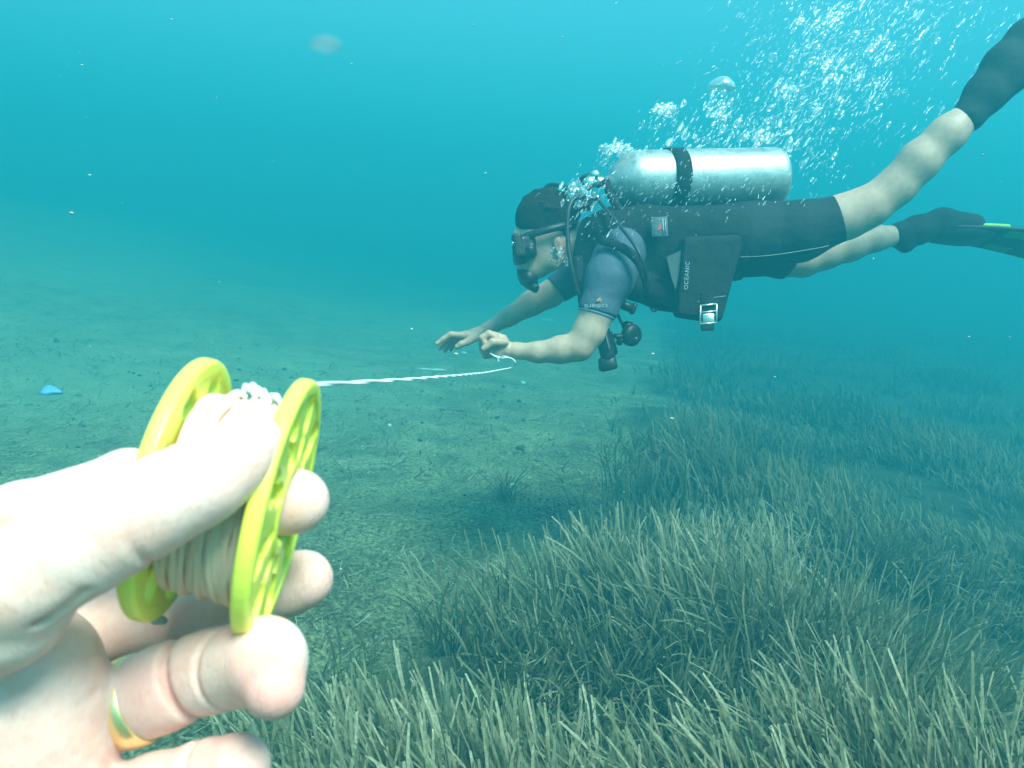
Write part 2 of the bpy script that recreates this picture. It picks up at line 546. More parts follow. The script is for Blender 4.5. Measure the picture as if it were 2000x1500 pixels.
def build_seabed():
    n = 420
    u = np.linspace(-1, 1, n)
    g = np.sign(u) * (np.abs(u) * 6 + np.abs(u) ** 4 * 74)
    X, Y = np.meshgrid(g, g + 2.0, indexing='ij')
    Z = seabed_h(X, Y)
    md = meadow(X, Y)
    Z = Z + .05 * np.clip(md * 3, 0, 1) * (Y < 20)
    V = np.stack([X, Y, Z], -1).reshape(-1, 3)
    I = np.arange(n * n).reshape(n, n)
    Q = np.stack([I[:-1, :-1], I[1:, :-1], I[1:, 1:], I[:-1, 1:]], -1).reshape(-1, 4)
    m, nt, b = nmat('seabed_sediment')
    big = noise_node(nt, 1.1, 3); mid = noise_node(nt, 7, 6, .65); fine = noise_node(nt, 70, 8, .72); grit = noise_node(nt, 260, 5, .7)
    sand = ramp_node(nt, mid.outputs[0], [(.25, (.16, .19, .11)), (.48, (.38, .42, .26)), (.8, (.56, .60, .42))])
    c = mix_col(nt, .55, sand.outputs[0], ramp_node(nt, big.outputs[0], [(.35, (.20, .24, .15)), (.65, (.46, .52, .33))]).outputs[0])
    fr = ramp_node(nt, fine.outputs[0], [(.38, (.2, .22, .2)), (.49, (.80, .82, .75)), (.60, (1.9, 1.8, 1.5))])
    c = mix_col(nt, .85, c, fr.outputs[0], 'MULTIPLY')
    gr = ramp_node(nt, grit.outputs[0], [(.36, (.6, .6, .58)), (.64, (1.35, 1.35, 1.3))])
    c = mix_col(nt, .7, c, gr.outputs[0], 'MULTIPLY')
    pm = noise_node(nt, 3.2, 7, .7)
    c = mix_col(nt, .8, c, ramp_node(nt, pm.outputs[0], [(.38, (.45, .50, .47)), (.5, (.95, .97, .92)), (.62, (1.45, 1.4, 1.2))]).outputs[0], 'MULTIPLY')
    c = mix_col(nt, attr_node(nt, 'sandy'), c, mix_col(nt, .72, c, mix_col(nt, mid.outputs[0], (.40, .62, .36), (.66, .84, .54)), 'MIX'))
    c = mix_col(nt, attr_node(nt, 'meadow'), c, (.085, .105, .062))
    c = mix_col(nt, attr_node(nt, 'pale'), c, mix_col(nt, grit.outputs[0], (.16, .17, .12), (.62, .62, .48)))
    nt.links.new(c, b.inputs['Base Color']); b.inputs['Roughness'].default_value = .95
    b.inputs['Specular IOR Level'].default_value = .1
    ad = nt.nodes.new('ShaderNodeMath'); ad.operation = 'ADD'
    nt.links.new(fine.outputs[0], ad.inputs[0]); nt.links.new(mid.outputs[0], ad.inputs[1])
    bump(nt, b, ad.outputs[0], .05)
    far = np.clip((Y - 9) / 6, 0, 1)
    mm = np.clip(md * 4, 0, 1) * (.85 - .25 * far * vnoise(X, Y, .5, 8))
    gp = ground_pt(1075, 1020); gp2 = ground_pt(1010, 1030)
    pale = np.exp(-(((X - gp[0]) / .16) ** 2 + ((Y - gp[1]) / .16) ** 2) * 1.2) * (vnoise(X, Y, 25, 9) * .9 + .6)
    sandy = np.clip((-X + .6 + .25 * (Y - 3)) / 2.4, 0, 1) * np.clip((Y - 1.5) / 2.5, 0, 1) * (.55 + .6 * vnoise(X, Y, .8, 41))
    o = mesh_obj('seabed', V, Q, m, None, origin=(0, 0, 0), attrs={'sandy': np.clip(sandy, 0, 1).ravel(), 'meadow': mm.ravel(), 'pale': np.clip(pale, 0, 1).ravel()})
    tag(o, 'green grey silt seabed littered with dead leaves', None, None, 'structure')
build_seabed()

# ------------------------------------------------------------------ seagrass
def leaf_mat(name, a, b_, c_, rough=.7):
    m, nt, b = nmat(name)
    col = ramp_node(nt, attr_node(nt, 'tint'), [(0.0, a), (.5, b_), (1.0, c_)])
    sp = noise_node(nt, 190, 4, .7)
    spr = ramp_node(nt, sp.outputs[0], [(.35, (.6, .62, .6)), (.55, (1, 1, 1)), (.7, (1.7, 1.6, 1.4))])
    c = mix_col(nt, .8, col.outputs[0], spr.outputs[0], 'MULTIPLY')
    nt.links.new(c, b.inputs['Base Color'])
    b.inputs['Roughness'].default_value = rough
    b.inputs['Specular IOR Level'].default_value = .25
    tr = nt.nodes.new('ShaderNodeBsdfTranslucent'); nt.links.new(c, tr.inputs[0])
    mx = nt.nodes.new('ShaderNodeMixShader'); mx.inputs[0].default_value = .34
    out = nt.nodes['Material Output']
    nt.links.new(b.outputs[0], mx.inputs[1]); nt.links.new(tr.outputs[0], mx.inputs[2]); nt.links.new(mx.outputs[0], out.inputs[0])
    return m
M_GRASS = leaf_mat('seagrass_leaf', (.070, .098, .048), (.235, .25, .145), (.49, .455, .31))
M_LITTER = leaf_mat('dead_leaf', (.035, .035, .022), (.22, .21, .13), (.60, .57, .43), .85)

def blades(name, base, L, w, lean, bend, az, yaw, tint, mat, K=6, parent=None, label=None, cat=None, kind='stuff', tipt=.45, rs=None):
    n = len(base)
    t = np.linspace(0, 1, K + 1)
    th = lean[:, None] + bend[:, None] * t[None, :] ** 1.4
    ds = L[:, None] / K
    tm = .5 * (th[:, 1:] + th[:, :-1])
    hx = np.concatenate([np.zeros((n, 1)), np.cumsum(np.sin(tm) * ds, 1)], 1)
    hz = np.concatenate([np.zeros((n, 1)), np.cumsum(np.cos(tm) * ds, 1)], 1)
    kink = (np.sin(t * 5)[None, :] * (L * .07)[:, None] * np.sin(yaw * 7)[:, None])
    cx = base[:, 0, None] + hx * np.cos(az)[:, None] - kink * np.sin(az)[:, None]
    cyy = base[:, 1, None] + hx * np.sin(az)[:, None] + kink * np.cos(az)[:, None]
    cz = base[:, 2, None] + hz
    ya = yaw[:, None] + 1.1 * t[None, :] * np.sin(yaw * 3)[:, None]
    wd = w[:, None] * .5 * np.minimum(1, (1.06 - t[None, :]) * 9) ** .5 * (1 - .2 * (1 - t[None, :]))
    ox, oy = np.cos(ya) * wd, np.sin(ya) * wd
    oz = .25 * wd * np.sin(yaw * 5)[:, None]
    A = np.stack([cx - ox, cyy - oy, cz - oz], -1); B = np.stack([cx + ox, cyy + oy, cz + oz], -1)
    V = np.stack([A, B], 2).reshape(-1, 3)
    i0 = (np.arange(n) * 2 * (K + 1))[:, None] + 2 * np.arange(K)[None, :]
    Q = np.stack([i0, i0 + 1, i0 + 3, i0 + 2], -1).reshape(-1, 4)
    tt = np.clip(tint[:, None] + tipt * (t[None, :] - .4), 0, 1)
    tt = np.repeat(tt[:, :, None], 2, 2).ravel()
    o = mesh_obj(name, V, Q, mat, parent, origin=None if parent is None else parent.location, attrs={'tint': tt}, smooth=True)
    tag(o, label, cat, None, kind)
    return o

def scatter(rs, n, ymin, ymax, xmin, xmax, clump):
    """shoots kept in view and inside the meadow, thinned into clumps"""
    y = rs.uniform(ymin ** .5, ymax ** .5, n) ** 2
    hw = y * .80 + .35
    x = rs.uniform(-1, 1, n) * hw
    m = meadow(x, y)
    p = vnoise(x, y, clump, 11) * .6 + vnoise(x, y, clump * 2.7, 12) * .4
    keep = (m > -.22) & (rs.rand(n) < np.clip((p - .35) * 4.2, .04, 1) * np.clip(.10 + m * 1.5, .04, 1))
    return x[keep], y[keep], p[keep], m[keep]

def build_meadow():
    rs = np.random.RandomState(3)
    rings = [  # y range, shoots, leaves per shoot, length, width, segments
        ('near', .75, 2.4, 15500, 6, .26, .0050, 9),
        ('middle', 2.4, 4.5, 17500, 5, .205, .0064, 7),
        ('far', 4.5, 13.0, 22000, 4, .17, .013, 4)]
    for nm, y0, y1, ns, lp, Lm, wm, K in rings:
        x, y, p, md = scatter(rs, ns, y0, y1, 0, 0, 2.6 if nm == 'near' else 1.6)
        z = seabed_h(x, y) + .05 * np.clip(md * 3, 0, 1) - .01
        n = len(x)
        rep = rs.randint(max(1, lp - 3), lp + 2, n)
        X = np.repeat(x, rep); Y = np.repeat(y, rep); Z = np.repeat(z, rep); P = np.repeat(p, rep)
        N = len(X)
        faz = 2 * math.pi * vnoise(X, Y, 1.3, 21) + rs.normal(0, .9, N)        # neighbours sway together
        vigor = .38 + 1.35 * vnoise(X, Y, 1.9, 22)
        L = Lm * vigor * rs.uniform(.45, 1.25, N) * (np.interp(Y, [1.4, 2.3], [1, .74]) if nm == 'near' else 1) * np.clip(1.08 - .22 * (X - .3), .7, 1.08) * (1 + .25 * (P - .5)) * np.clip(.62 + .9 * np.repeat(md, rep), .5, 1)
        X += rs.normal(0, .010, N); Y += rs.normal(0, .010, N)
        lean = np.abs(rs.normal(.10, .24, N)); bend = np.abs(rs.normal(.45, .55, N))
        big = rs.rand(N) < .14
        bend[big] += rs.uniform(.6, 1.3, big.sum())
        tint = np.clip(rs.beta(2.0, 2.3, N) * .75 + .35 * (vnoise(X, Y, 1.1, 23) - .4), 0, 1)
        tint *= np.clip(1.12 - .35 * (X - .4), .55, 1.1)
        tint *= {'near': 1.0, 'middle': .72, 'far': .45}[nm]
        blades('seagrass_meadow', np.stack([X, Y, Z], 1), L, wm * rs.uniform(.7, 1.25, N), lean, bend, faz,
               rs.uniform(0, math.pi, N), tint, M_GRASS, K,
               label={'near': 'tan green ribbon seagrass filling the bottom right foreground',
                      'middle': 'dense seagrass meadow on the right below the diver',
                      'far': 'distant seagrass meadow fading into blue water on the right'}[nm])
    # lone tuft on the bare silt
    g = ground_pt(985, 1000); g[2] = float(seabed_h(g[0], g[1])) - .01
    t = empty('seagrass_tuft', g, 'small lone seagrass tuft on the bare silt beside a pale gravel patch', 'seagrass tuft')
    N = 46
    b = np.tile(g, (N, 1)) + np.stack([rs.normal(0, .018, N), rs.normal(0, .018, N), np.zeros(N)], 1)
    blades('leaves', b, rs.uniform(.07, .19, N), rs.uniform(.0045, .007, N), np.abs(rs.normal(.3, .22, N)), np.abs(rs.normal(.4, .3, N)),
           rs.uniform(0, 6.28, N), rs.uniform(0, 3.1, N), rs.uniform(.25, .8, N), M_GRASS, 6, parent=t, kind=None)
    # dead leaves and twigs lying on the silt
    for k, (n, ya, yb, s) in enumerate([(30000, .9, 3.2, .62), (20000, 3.2, 9.0, 1.1)]):
        y = rs.uniform(ya ** .5, yb ** .5, n) ** 2; x = rs.uniform(-1, 1, n) * (y * .8 + .3)
        md = meadow(x, y); q = vnoise(x, y, 3.1, 31) * .5 + vnoise(x, y, 9, 32) * .5
        kp = (md < .15) & (rs.rand(n) < np.clip((q - .3) * 3, .08, 1)); x, y, q = x[kp], y[kp], q[kp]
        N = len(x)
        az = math.pi * vnoise(x, y, .9, 33) + rs.normal(0, .8, N)
        L = rs.gamma(2.2, .022, N) * s + .015
        z = seabed_h(x, y) + rs.uniform(.001, .010, N) * s
        blades('leaf_litter', np.stack([x, y, z], 1), np.minimum(L, .22 * s), rs.uniform(.0022, .0065, N) * s,
               np.clip(rs.normal(1.42, .10, N), 1.1, 1.57), rs.normal(.15, .16, N).clip(-.2, .5), az, az + math.pi / 2 + rs.normal(0, .5, N),
               np.clip(rs.beta(1.6, 2.4, N) * 1.0 + .3 * (q - .5), 0, 1), M_LITTER, 4, tipt=.1,
               label=['dead seagrass leaves strewn over the near silt', 'dead seagrass leaves strewn over the silt beneath the diver'][k])
    # clumped debris that breaks up the silt: crumbs and pebbles
    bag = Bag()
    base = [(1, 0, 0), (-1, 0, 0), (0, 1, 0), (0, -1, 0), (0, 0, 1), (0, 0, -1)]
    fc = [(0, 2, 4), (2, 1, 4), (1, 3, 4), (3, 0, 4), (2, 0, 5), (1, 2, 5), (3, 1, 5), (0, 3, 5)]
    n = 5200
    y = rs.uniform(.9 ** .5, 6.0 ** .5, n) ** 2; x = rs.uniform(-1, 1, n) * (y * .8 + .3)
    gp = ground_pt(1075, 1020)
    x[:900] = gp[0] + rs.normal(0, .09, 900); y[:900] = gp[1] + rs.normal(0, .07, 900)
    md = meadow(x, y); kp = md < .1; x, y = x[kp], y[kp]; n = len(x)
    r = (.0012 + rs.gamma(1.5, .0011, n)) * np.clip(y / 2.5, 1, 2)
    z = seabed_h(x, y)
    B = np.array(base, float)
    V = (B[None] * (rs.uniform(.6, 1.3, (n, 6, 1))) * (r[:, None, None]) + np.stack([x, y, z + r * .3], 1)[:, None, :]).reshape(-1, 3)
    Q = (np.array(fc)[None] + 6 * np.arange(n)[:, None, None]).reshape(-1, 3)
    o = mesh_obj('gravel', V, Q, leaf_mat('gravel_grain', (.06, .065, .05), (.22, .22, .16), (.6, .6, .48), .9), None,
                 attrs={'tint': np.repeat(rs.beta(1.4, 2, n), 6)}, smooth=False)
    tag(o, 'fine gravel crumbs and shell bits scattered over the silt', None, None, 'stuff')
build_meadow()

def lump(name, p, r, mat, label, cat, seed, squash=(1, 1, .6), group=None):
    rs = np.random.RandomState(seed)
    n, m_ = 9, 14
    V = []; 
    ph = rs.uniform(0, 6, 6)
    for i in range(n + 1):
        a = math.pi * i / n
        for j in range(m_):
            b = 2 * math.pi * j / m_
            d = np.array([math.sin(a) * math.cos(b), math.sin(a) * math.sin(b), math.cos(a)])
            k = 1 + .22 * math.sin(3 * d[0] + ph[0]) + .18 * math.sin(4 * d[1] + ph[1]) + .12 * math.sin(7 * d[2] + 5 * d[0] + ph[2]) + rs.uniform(-.05, .05)
            V.append(d * k * r * np.array(squash))
    F = [(i * m_ + j, (i + 1) * m_ + j, (i + 1) * m_ + (j + 1) % m_, i * m_ + (j + 1) % m_) for i in range(n) for j in range(m_)]
    o = mesh_obj(name, np.array(V) + np.array(p), F, mat, None, origin=p)
    return tag(o, label, cat, group)

M_STONE = simple_mat('mossy_stone', (.10, .105, .07), (.26, .26, .19), .9, scale=90, bdist=.004)
M_PALE = simple_mat('bleached_shell', (.45, .47, .40), (.75, .76, .68), .8, scale=70, bdist=.002)
M_DARKSTONE = simple_mat('dark_stone', (.04, .045, .03), (.09, .09, .06), .9, scale=60, bdist=.004)
M_BLUE = simple_mat('blue_plastic', (.16, .46, .90), (.30, .60, .95), .5, scale=30)
M_AQUA = simple_mat('aqua_glass', (.25, .65, .6), (.5, .85, .8), .4, scale=30)
for px, py, r, mt, nm, lb, ct, sq, sd in [
    (618, 1208, .009, M_STONE, 'pebble', 'pale brown pebble with a pitted top beside the middle fingertip', 'pebble', (1.1, 1, .8), 1),
    (100, 765, .050, M_BLUE, 'plastic_scrap', 'bright blue scrap of plastic lying on the silt at the left edge', 'plastic scrap', (1.2, 1, .5), 2),
    (1022, 748, .022, M_AQUA, 'shell', 'pale turquoise shell lying on the silt just below the loop of cord', 'shell', (1, .8, .7), 3),
    (1067, 626, .06, M_PALE, 'stone', 'pale stone on the far silt behind the near arm of the diver', 'stone', (1.6, .8, .4), 4),
    (562, 596, .07, M_PALE, 'stone', 'pale flat stone on the distant silt at the upper left', 'stone', (1.7, .8, .35), 5),
    (1017, 876, .020, M_DARKSTONE, 'stone', 'small dark round stone on the silt below the end of the cord', 'stone', (1, 1, .8), 6),
    (1130, 980, .012, M_STONE, 'pebble', 'yellowish pebble at the edge of the meadow right of the tuft', 'pebble', (1, 1, .7), 7),
    (842, 722, .05, M_PALE, 'broken_twig', 'pale broken twig on the silt just above the white cord', 'twig', (2.2, .35, .25), 8),
    (880, 800, .030, M_STONE, 'broken_twig', 'thick brown twig lying on the silt under the white cord', 'twig', (2.4, .35, .35), 9),
    (1185, 545, .1, M_PALE, 'stone', 'pale stone far off on the silt behind the sleeve of the diver', 'stone', (1.6, .6, .4), 10),
    (905, 690, .03, M_PALE, 'shell', 'small pale shell on the silt below the open hand of the diver', 'shell', (1.2, .8, .5), 11)]:
    g = ground_pt(px, py)
    for _ in range(4):
        g = ground_pt(px, py, float(seabed_h(g[0], g[1])) + r * sq[2] * .4)
    lump(nm, g, r, mt, lb, ct, sd, sq)

def small_stones():
    rs = np.random.RandomState(77)
    mats = [M_STONE, M_PALE, M_DARKSTONE, M_STONE]
    src = []
    for k in range(6):
        o = lump('stone', ground_pt(700 + 60 * k, 820 + 30 * k), .012, mats[k % 4], 'small weathered stone half buried in the open silt', 'stone', 40 + k, (1.3, .9, .55), 'small stones on the silt')
        src.append(o)
    for i in range(38):
        y = rs.uniform(1.5, 5.5); x = rs.uniform(-.62, .12) * y
        if meadow(x, y) > -.15: continue
        s = src[i % 6]
        o = s.copy(); C.objects.link(o)
        o.location = (x, y, float(seabed_h(x, y)) + .002); o.rotation_euler = (0, 0, rs.uniform(0, 6.3))
        q = rs.uniform(.4, 1.5); o.scale = (q, q, q)
    for k, s in enumerate(src):
        s.location.z = float(seabed_h(s.location.x, s.location.y)) + .003
small_stones()

# ------------------------------------------------------------------ yellow finger spool
def colour_mat(name, c, rough, sss=0.0, coat=0.0):
    m, nt, b = nmat(name)
    n = noise_node(nt, 25, 3)
    nt.links.new(mix_col(nt, n.outputs[0], c, tuple(x * .86 for x in c)), b.inputs['Base Color'])
    b.inputs['Roughness'].default_value = rough
    if sss:
        b.inputs['Subsurface Weight'].default_value = sss
        b.inputs['Subsurface Radius'].default_value = (1, .9, .15); b.inputs['Subsurface Scale'].default_value = .004
    bn = noise_node(nt, 500, 3); bump(nt, b, bn.outputs[0], .0002)
    return m
M_YELLOW = colour_mat('spool_plastic', (.98, .92, .12), .38, .3)

SP_MID = cs(452, 970, .241)
SP_N = np.array([math.cos(rad(12)) * math.cos(rad(5)), -math.sin(rad(12)) * math.cos(rad(5)), -math.sin(rad(5))])
SP_R = .0392
SP_H = .0147            # half the distance between the flanges
SP_U = np.array([0, 0, -1.0]); SP_U -= SP_N * (SP_U @ SP_N); SP_U /= np.linalg.norm(SP_U)
SP_V = np.cross(SP_N, SP_U)
SP_RM = np.stack([SP_U, SP_V, SP_N], axis=1)
def sp(x, y, z): return SP_MID + SP_RM @ np.array([x, y, z])

def flange_mesh():
    R, T = SP_R, .0026
    f = Field((-.043, -.043, -.0048), (.043, .043, .0048), .00042)
    X = f.ax[0][:, None, None]; Y = f.ax[1][None, :, None]; Z = f.ax[2][None, None, :]
    rr = np.sqrt(X * X + Y * Y); th = np.arctan2(Y, X)
    def disc(r0, r1, t, rnd):
        c, w = (r0 + r1) / 2, (r1 - r0) / 2
        qx = np.abs(rr - c) - (w - rnd); qz = np.abs(Z) - (t - rnd)
        return np.sqrt(np.maximum(qx, 0) ** 2 + np.maximum(qz, 0) ** 2) + np.minimum(np.maximum(qx, qz), 0) - rnd
    d = disc(.010, .0370, .0019, .0004)                 # thin web
    d = np.minimum(d, disc(.0337, R, T, .0016))         # thick rounded rim
    d = np.minimum(d, disc(.0110, .0148, T, .0008))      # hub ring round the finger hole
    n = 9
    s = 2 * math.pi / n
    ph = (th + s * 1000) % s - s / 2
    # raised ribs between the holes
    rib = np.sqrt(np.maximum(np.abs(rr * np.sin(ph + 0 * Z)) - .0008, 0) ** 2 + np.maximum(np.abs(rr * np.cos(ph) - .0245) - .012, 0) ** 2 + np.maximum(np.abs(Z) - .0018, 0) ** 2) - .0004
    ph2 = (th + s / 2 + s * 1000) % s - s / 2
    hx, hy = rr * np.cos(ph2), rr * np.sin(ph2)
    hole = np.sqrt(np.maximum(np.abs(hx - .0290) - .0012, 0) ** 2 + hy ** 2) - .0052
    hole2 = np.sqrt(np.maximum(np.abs(hx - .0190) - .0012, 0) ** 2 + hy ** 2) - .0033
    d = np.maximum(d, -np.minimum(hole, hole2) + 0 * Z)
    f.F = (d + 0 * X + 0 * Y).astype(np.float32)
    V, Q = f.mesh()
    return relax(V, Q, 1, .4), Q

SPOOL_O = to_world(SP_MID)
spool = empty('finger_spool', SPOOL_O, 'bright yellow finger spool of white cord held between thumb and fingers in the foreground', 'spool')
_fv, _fq = flange_mesh()
for sgn in (-1, 1):
    V = (_fv * np.array([1, 1, 1.0]) + np.array([0, 0, sgn * SP_H])) @ SP_RM.T + SP_MID
    mesh_obj('flange', to_world(V), _fq, M_YELLOW, spool)
b = Bag()
b.lathe(sp(0, 0, -SP_H), SP_N, [(0, .0128), (2 * SP_H, .0128)], 40)
# open tube: outer wall only is hidden by the cord, add the inner wall
core = b.build('core_tube', M_YELLOW, spool)
def cord_mat(name, c, c2, sc=2200):
    m, nt, bb = nmat(name)
    n = noise_node(nt, 45, 4)
    col = mix_col(nt, n.outputs[0], c, c2)
    nt.links.new(col, bb.inputs['Base Color']); bb.inputs['Roughness'].default_value = .85
    w = nt.nodes.new('ShaderNodeTexVoronoi'); w.inputs['Scale'].default_value = sc
    tc = nt.nodes.new('ShaderNodeTexCoord'); nt.links.new(tc.outputs['Object'], w.inputs['Vector'])
    bump(nt, bb, w.outputs['Distance'], .0003)
    return m
M_CORD = cord_mat('white_cord', (.98, .62, .44), (1.0, .73, .58))
M_LINE = cord_mat('white_line', (.80, .82, .80), (.88, .90, .88))
rs = np.random.RandomState(5)
# wound cord: a fat solid roll with each outer turn as a real strand
b = Bag()
b.lathe(sp(0, 0, -SP_H + .0026), SP_N, [(0, .0268), (.004, .0270), (2 * SP_H - .0092, .0278), (2 * SP_H - .0052, .0276)], 64)
for i in range(38):
    z0 = -SP_H + .0036 + (2 * SP_H - .0072) * ((i * .618) % 1.0)
    drift = rs.uniform(-.0045, .0045) if i % 3 else rs.uniform(-.001, .001)
    R0 = .0278 + .0012 * (z0 / SP_H) + rs.uniform(-.0004, .0018)
    a = np.linspace(0, 2 * math.pi, 90, endpoint=False)
    ph = rs.uniform(0, 6.28); ph2 = rs.uniform(0, 6.28)
    rr_ = R0 + .0004 * np.sin(3 * a + ph)
    zz = np.clip(z0 + drift * np.sin(a + ph) + .0004 * np.sin(5 * a + ph2), -SP_H + .0030, SP_H - .0030)
    P = SP_MID + (np.stack([rr_ * np.cos(a), rr_ * np.sin(a), zz], 1) @ SP_RM.T)
    b.tube(P, .00104, 8, closed=True)
b.build('wound_cord', M_CORD, spool)
b = Bag()
for (p0, p1, p2, r_) in [((468, 776), (484, 757), (500, 776), .0007), ((480, 768), (494, 750), (508, 774), .0006), ((492, 772), (503, 758), (520, 782), .0008),
                         ((512, 790), (530, 772), (544, 782), .0007), ((440, 780), (462, 766), (480, 776), .0008), ((500, 782), (515, 762), (526, 790), .0006),
                         ((474, 780), (478, 752), (490, 764), .0006), ((382, 800), (410, 782), (446, 782), .0010), ((525, 788), (540, 772), (552, 800), .0007)]:
    b.tube([cs(*p0, .243), cs(*p1, .243), cs(*p2, .241)], r_, 8, smooth_n=8)
b.build('loose_loops', M_LINE, spool)

# ------------------------------------------------------------------ the photographer's hand
M_SKIN = skin_mat('hand_skin', (.92, .53, .44), (.96, .62, .54), (.90, .33, .28), 1500, .000055, .45, wrinkle=True)
hand_o = W(60, 1330, .23)
hand = empty('person', hand_o, 'left hand of the photographer gripping the yellow spool, palm towards us', 'person')
def build_hand():
    f = Field(cs(-420, 1900, .262) + [0, 0, -.06], cs(760, 640, .262) + [0, 0, .125], .0010)
    lo = np.array([-.245, -.215, -.300]); hi = np.array([-.048, .000, -.160])
    f = Field(lo, hi, .00095)
    k = .006
    # forearm, wrist and palm
    f.chain([(-620, 1780, .22, .030), (-300, 1600, .225, .027), (-120, 1500, .228, .026)], .02)
    f.cone(cs(-180, 1380, .228), cs(70, 1300, .224), .024, .0165, .018)          # thenar side
    f.cone(cs(-200, 1560, .228), cs(60, 1480, .228), .026, .0180, .018)
    f.cone(cs(60, 1400, .224), cs(92, 1600, .224), .0180, .0180, .012)            # pad below the fingers
    f.cone(cs(60, 1400, .224), cs(100, 1350, .229), .0180, .0110, .006)
    # metacarpals running to each finger
    f.cone(cs(-180, 1480, .245), cs(-40, 1130, .258), .019, .0120, .015)
    f.cone(cs(-150, 1500, .245), cs(130, 1250, .262), .019, .0130, .015)
    f.cone(cs(-120, 1520, .245), cs(150, 1400, .247), .019, .0110, .006)
    f.cone(cs(-120, 1560, .245), cs(180, 1570, .240), .019, .0120, .012)
    # thumb
    f.cone(cs(-260, 1320, .215), cs(30, 1165, .196), .0215, .0140, .007)
    f.chain([(30, 1126, .192, .0122), (160, 1066, .193, .0112), (255, 1014, .195, .0106), (330, 972, .197, .0099), (400, 938, .200, .0093), (455, 898, .2070, .0083), (500, 862, .2130, .0070)], k)
    f.ell(cs(55, 1150, .190), (.0140, .0085, .010), .004, rot=rot_axes((1, .25, 0), (0, 1, 0)))            # roll of skin at the web
    f.ell(cs(15, 1245, .197), (.0125, .0080, .012), .003, rot=rot_axes((1, .3, 0), (0, 1, 0)))
    # index finger through the spool
    f.chain([(-140, 1080, .245, .0120), (40, 1010, .242, .0100), (250, 940, .240, .0090), (350, 950, .241, .0083), (452, 970, .242, .0080), (520, 984, .245, .0084), (560, 980, .2475, .0092), (583, 978, .2480, .0094)], .004)
    # middle finger behind the flange
    f.chain([(120, 1265, .264, .0118), (230, 1216, .272, .0118), (352, 1206, .277, .0112), (470, 1178, .280, .0102), (560, 1142, .279, .0102), (594, 1131, .278, .0099)], .004)
    # ring finger, its tip curled towards the lens
    f.chain([(140, 1400, .241, .0112), (255, 1372, .238, .0108), (290, 1356, .2375, .0116), (330, 1340, .237, .0118), (372, 1322, .237, .0111), (420, 1308, .235, .0113), (470, 1298, .231, .0112), (515, 1288, .226, .0103)], .0035)
    f.cone(cs(517, 1290, .225), cs(535, 1343, .214), .0101, .0082, .008)
    # little finger
    f.chain([(150, 1600, .236, .0108), (300, 1545, .232, .0098), (400, 1515, .230, .0094), (462, 1499, .227, .0094)], .0035)
    # creases of the joints
    g = .0016
    def crease(px, py, d, ax, R, r=.0011): f.torus(cs(px, py, d), ax, R, r, g, sub=True)
    ax = cs(420, 1300, .235) - cs(330, 1340, .237)
    crease(370, 1324, .237, ax, .0112, .0011); crease(374, 1321, .237, ax, .0112, .0007)
    ax2 = cs(500, 1300, .222) - cs(440, 1300, .233)
    crease(458, 1300, .2315, ax2, .0112, .0006)
    crease(355, 1211, .278, cs(470, 1178, .28) - cs(230, 1232, .274), .0108, .0009)
    crease(405, 1514, .230, cs(462, 1499, .227) - cs(330, 1540, .232), .0096, .0008)
    crease(255, 1000, .195, cs(330, 965, .197) - cs(160, 1040, .193), .0130, .0005)
    # folds at the thumb web and across the palm
    def groove(pts, r): 
        for p, q in zip(pts[:-1], pts[1:]): f.cone(cs(*p), cs(*q), r, r, .0022, sub=True)
    groove([(165, 1150, .186), (130, 1190, .186), (80, 1212, .186), (20, 1222, .187)], .0006)
    groove([(120, 1228, .189), (105, 1290, .196), (70, 1340, .203), (10, 1400, .205)], .0006)
    groove([(40, 1300, .205), (90, 1310, .206), (140, 1300, .212)], .0006)
    groove([(20, 1470, .203), (90, 1440, .204), (150, 1400, .210), (190, 1350, .222)], .0007)
    groove([(215, 1500, .226), (170, 1470, .212), (110, 1480, .205), (40, 1540, .202)], .0006)
    V, Q = f.mesh(); V = relax(V, Q, 2, .5)
    # keep the cord drum and flanges outside the flesh: press the skin off them
    rel = (V - SP_MID) @ SP_RM
    # natural flush of finger pads and folds
    red = np.zeros(len(V))
    for px, py, d, r, a in [(590, 978, .248, .010, .35), (600, 1130, .278, .012, .55), (535, 1340, .210, .011, .85), (470, 1499, .225, .010, .5), (420, 1306, .232, .007, .45),
                            (300, 1350, .230, .011, .45), (368, 1322, .232, .005, .6), (500, 850, .200, .009, .25), (55, 1400, .21, .03, .2), (255, 990, .19, .008, .25), (355, 1211, .27, .006, .6)]:
        red += a * np.exp(-((V - cs(px, py, d)) ** 2).sum(1) / (r * r))
    # small pale callus spot on the ring fingertip
    mesh_obj('hand', to_world(V), Q, M_SKIN, hand, attrs={'redness': np.clip(red, 0, 1)})
build_hand()

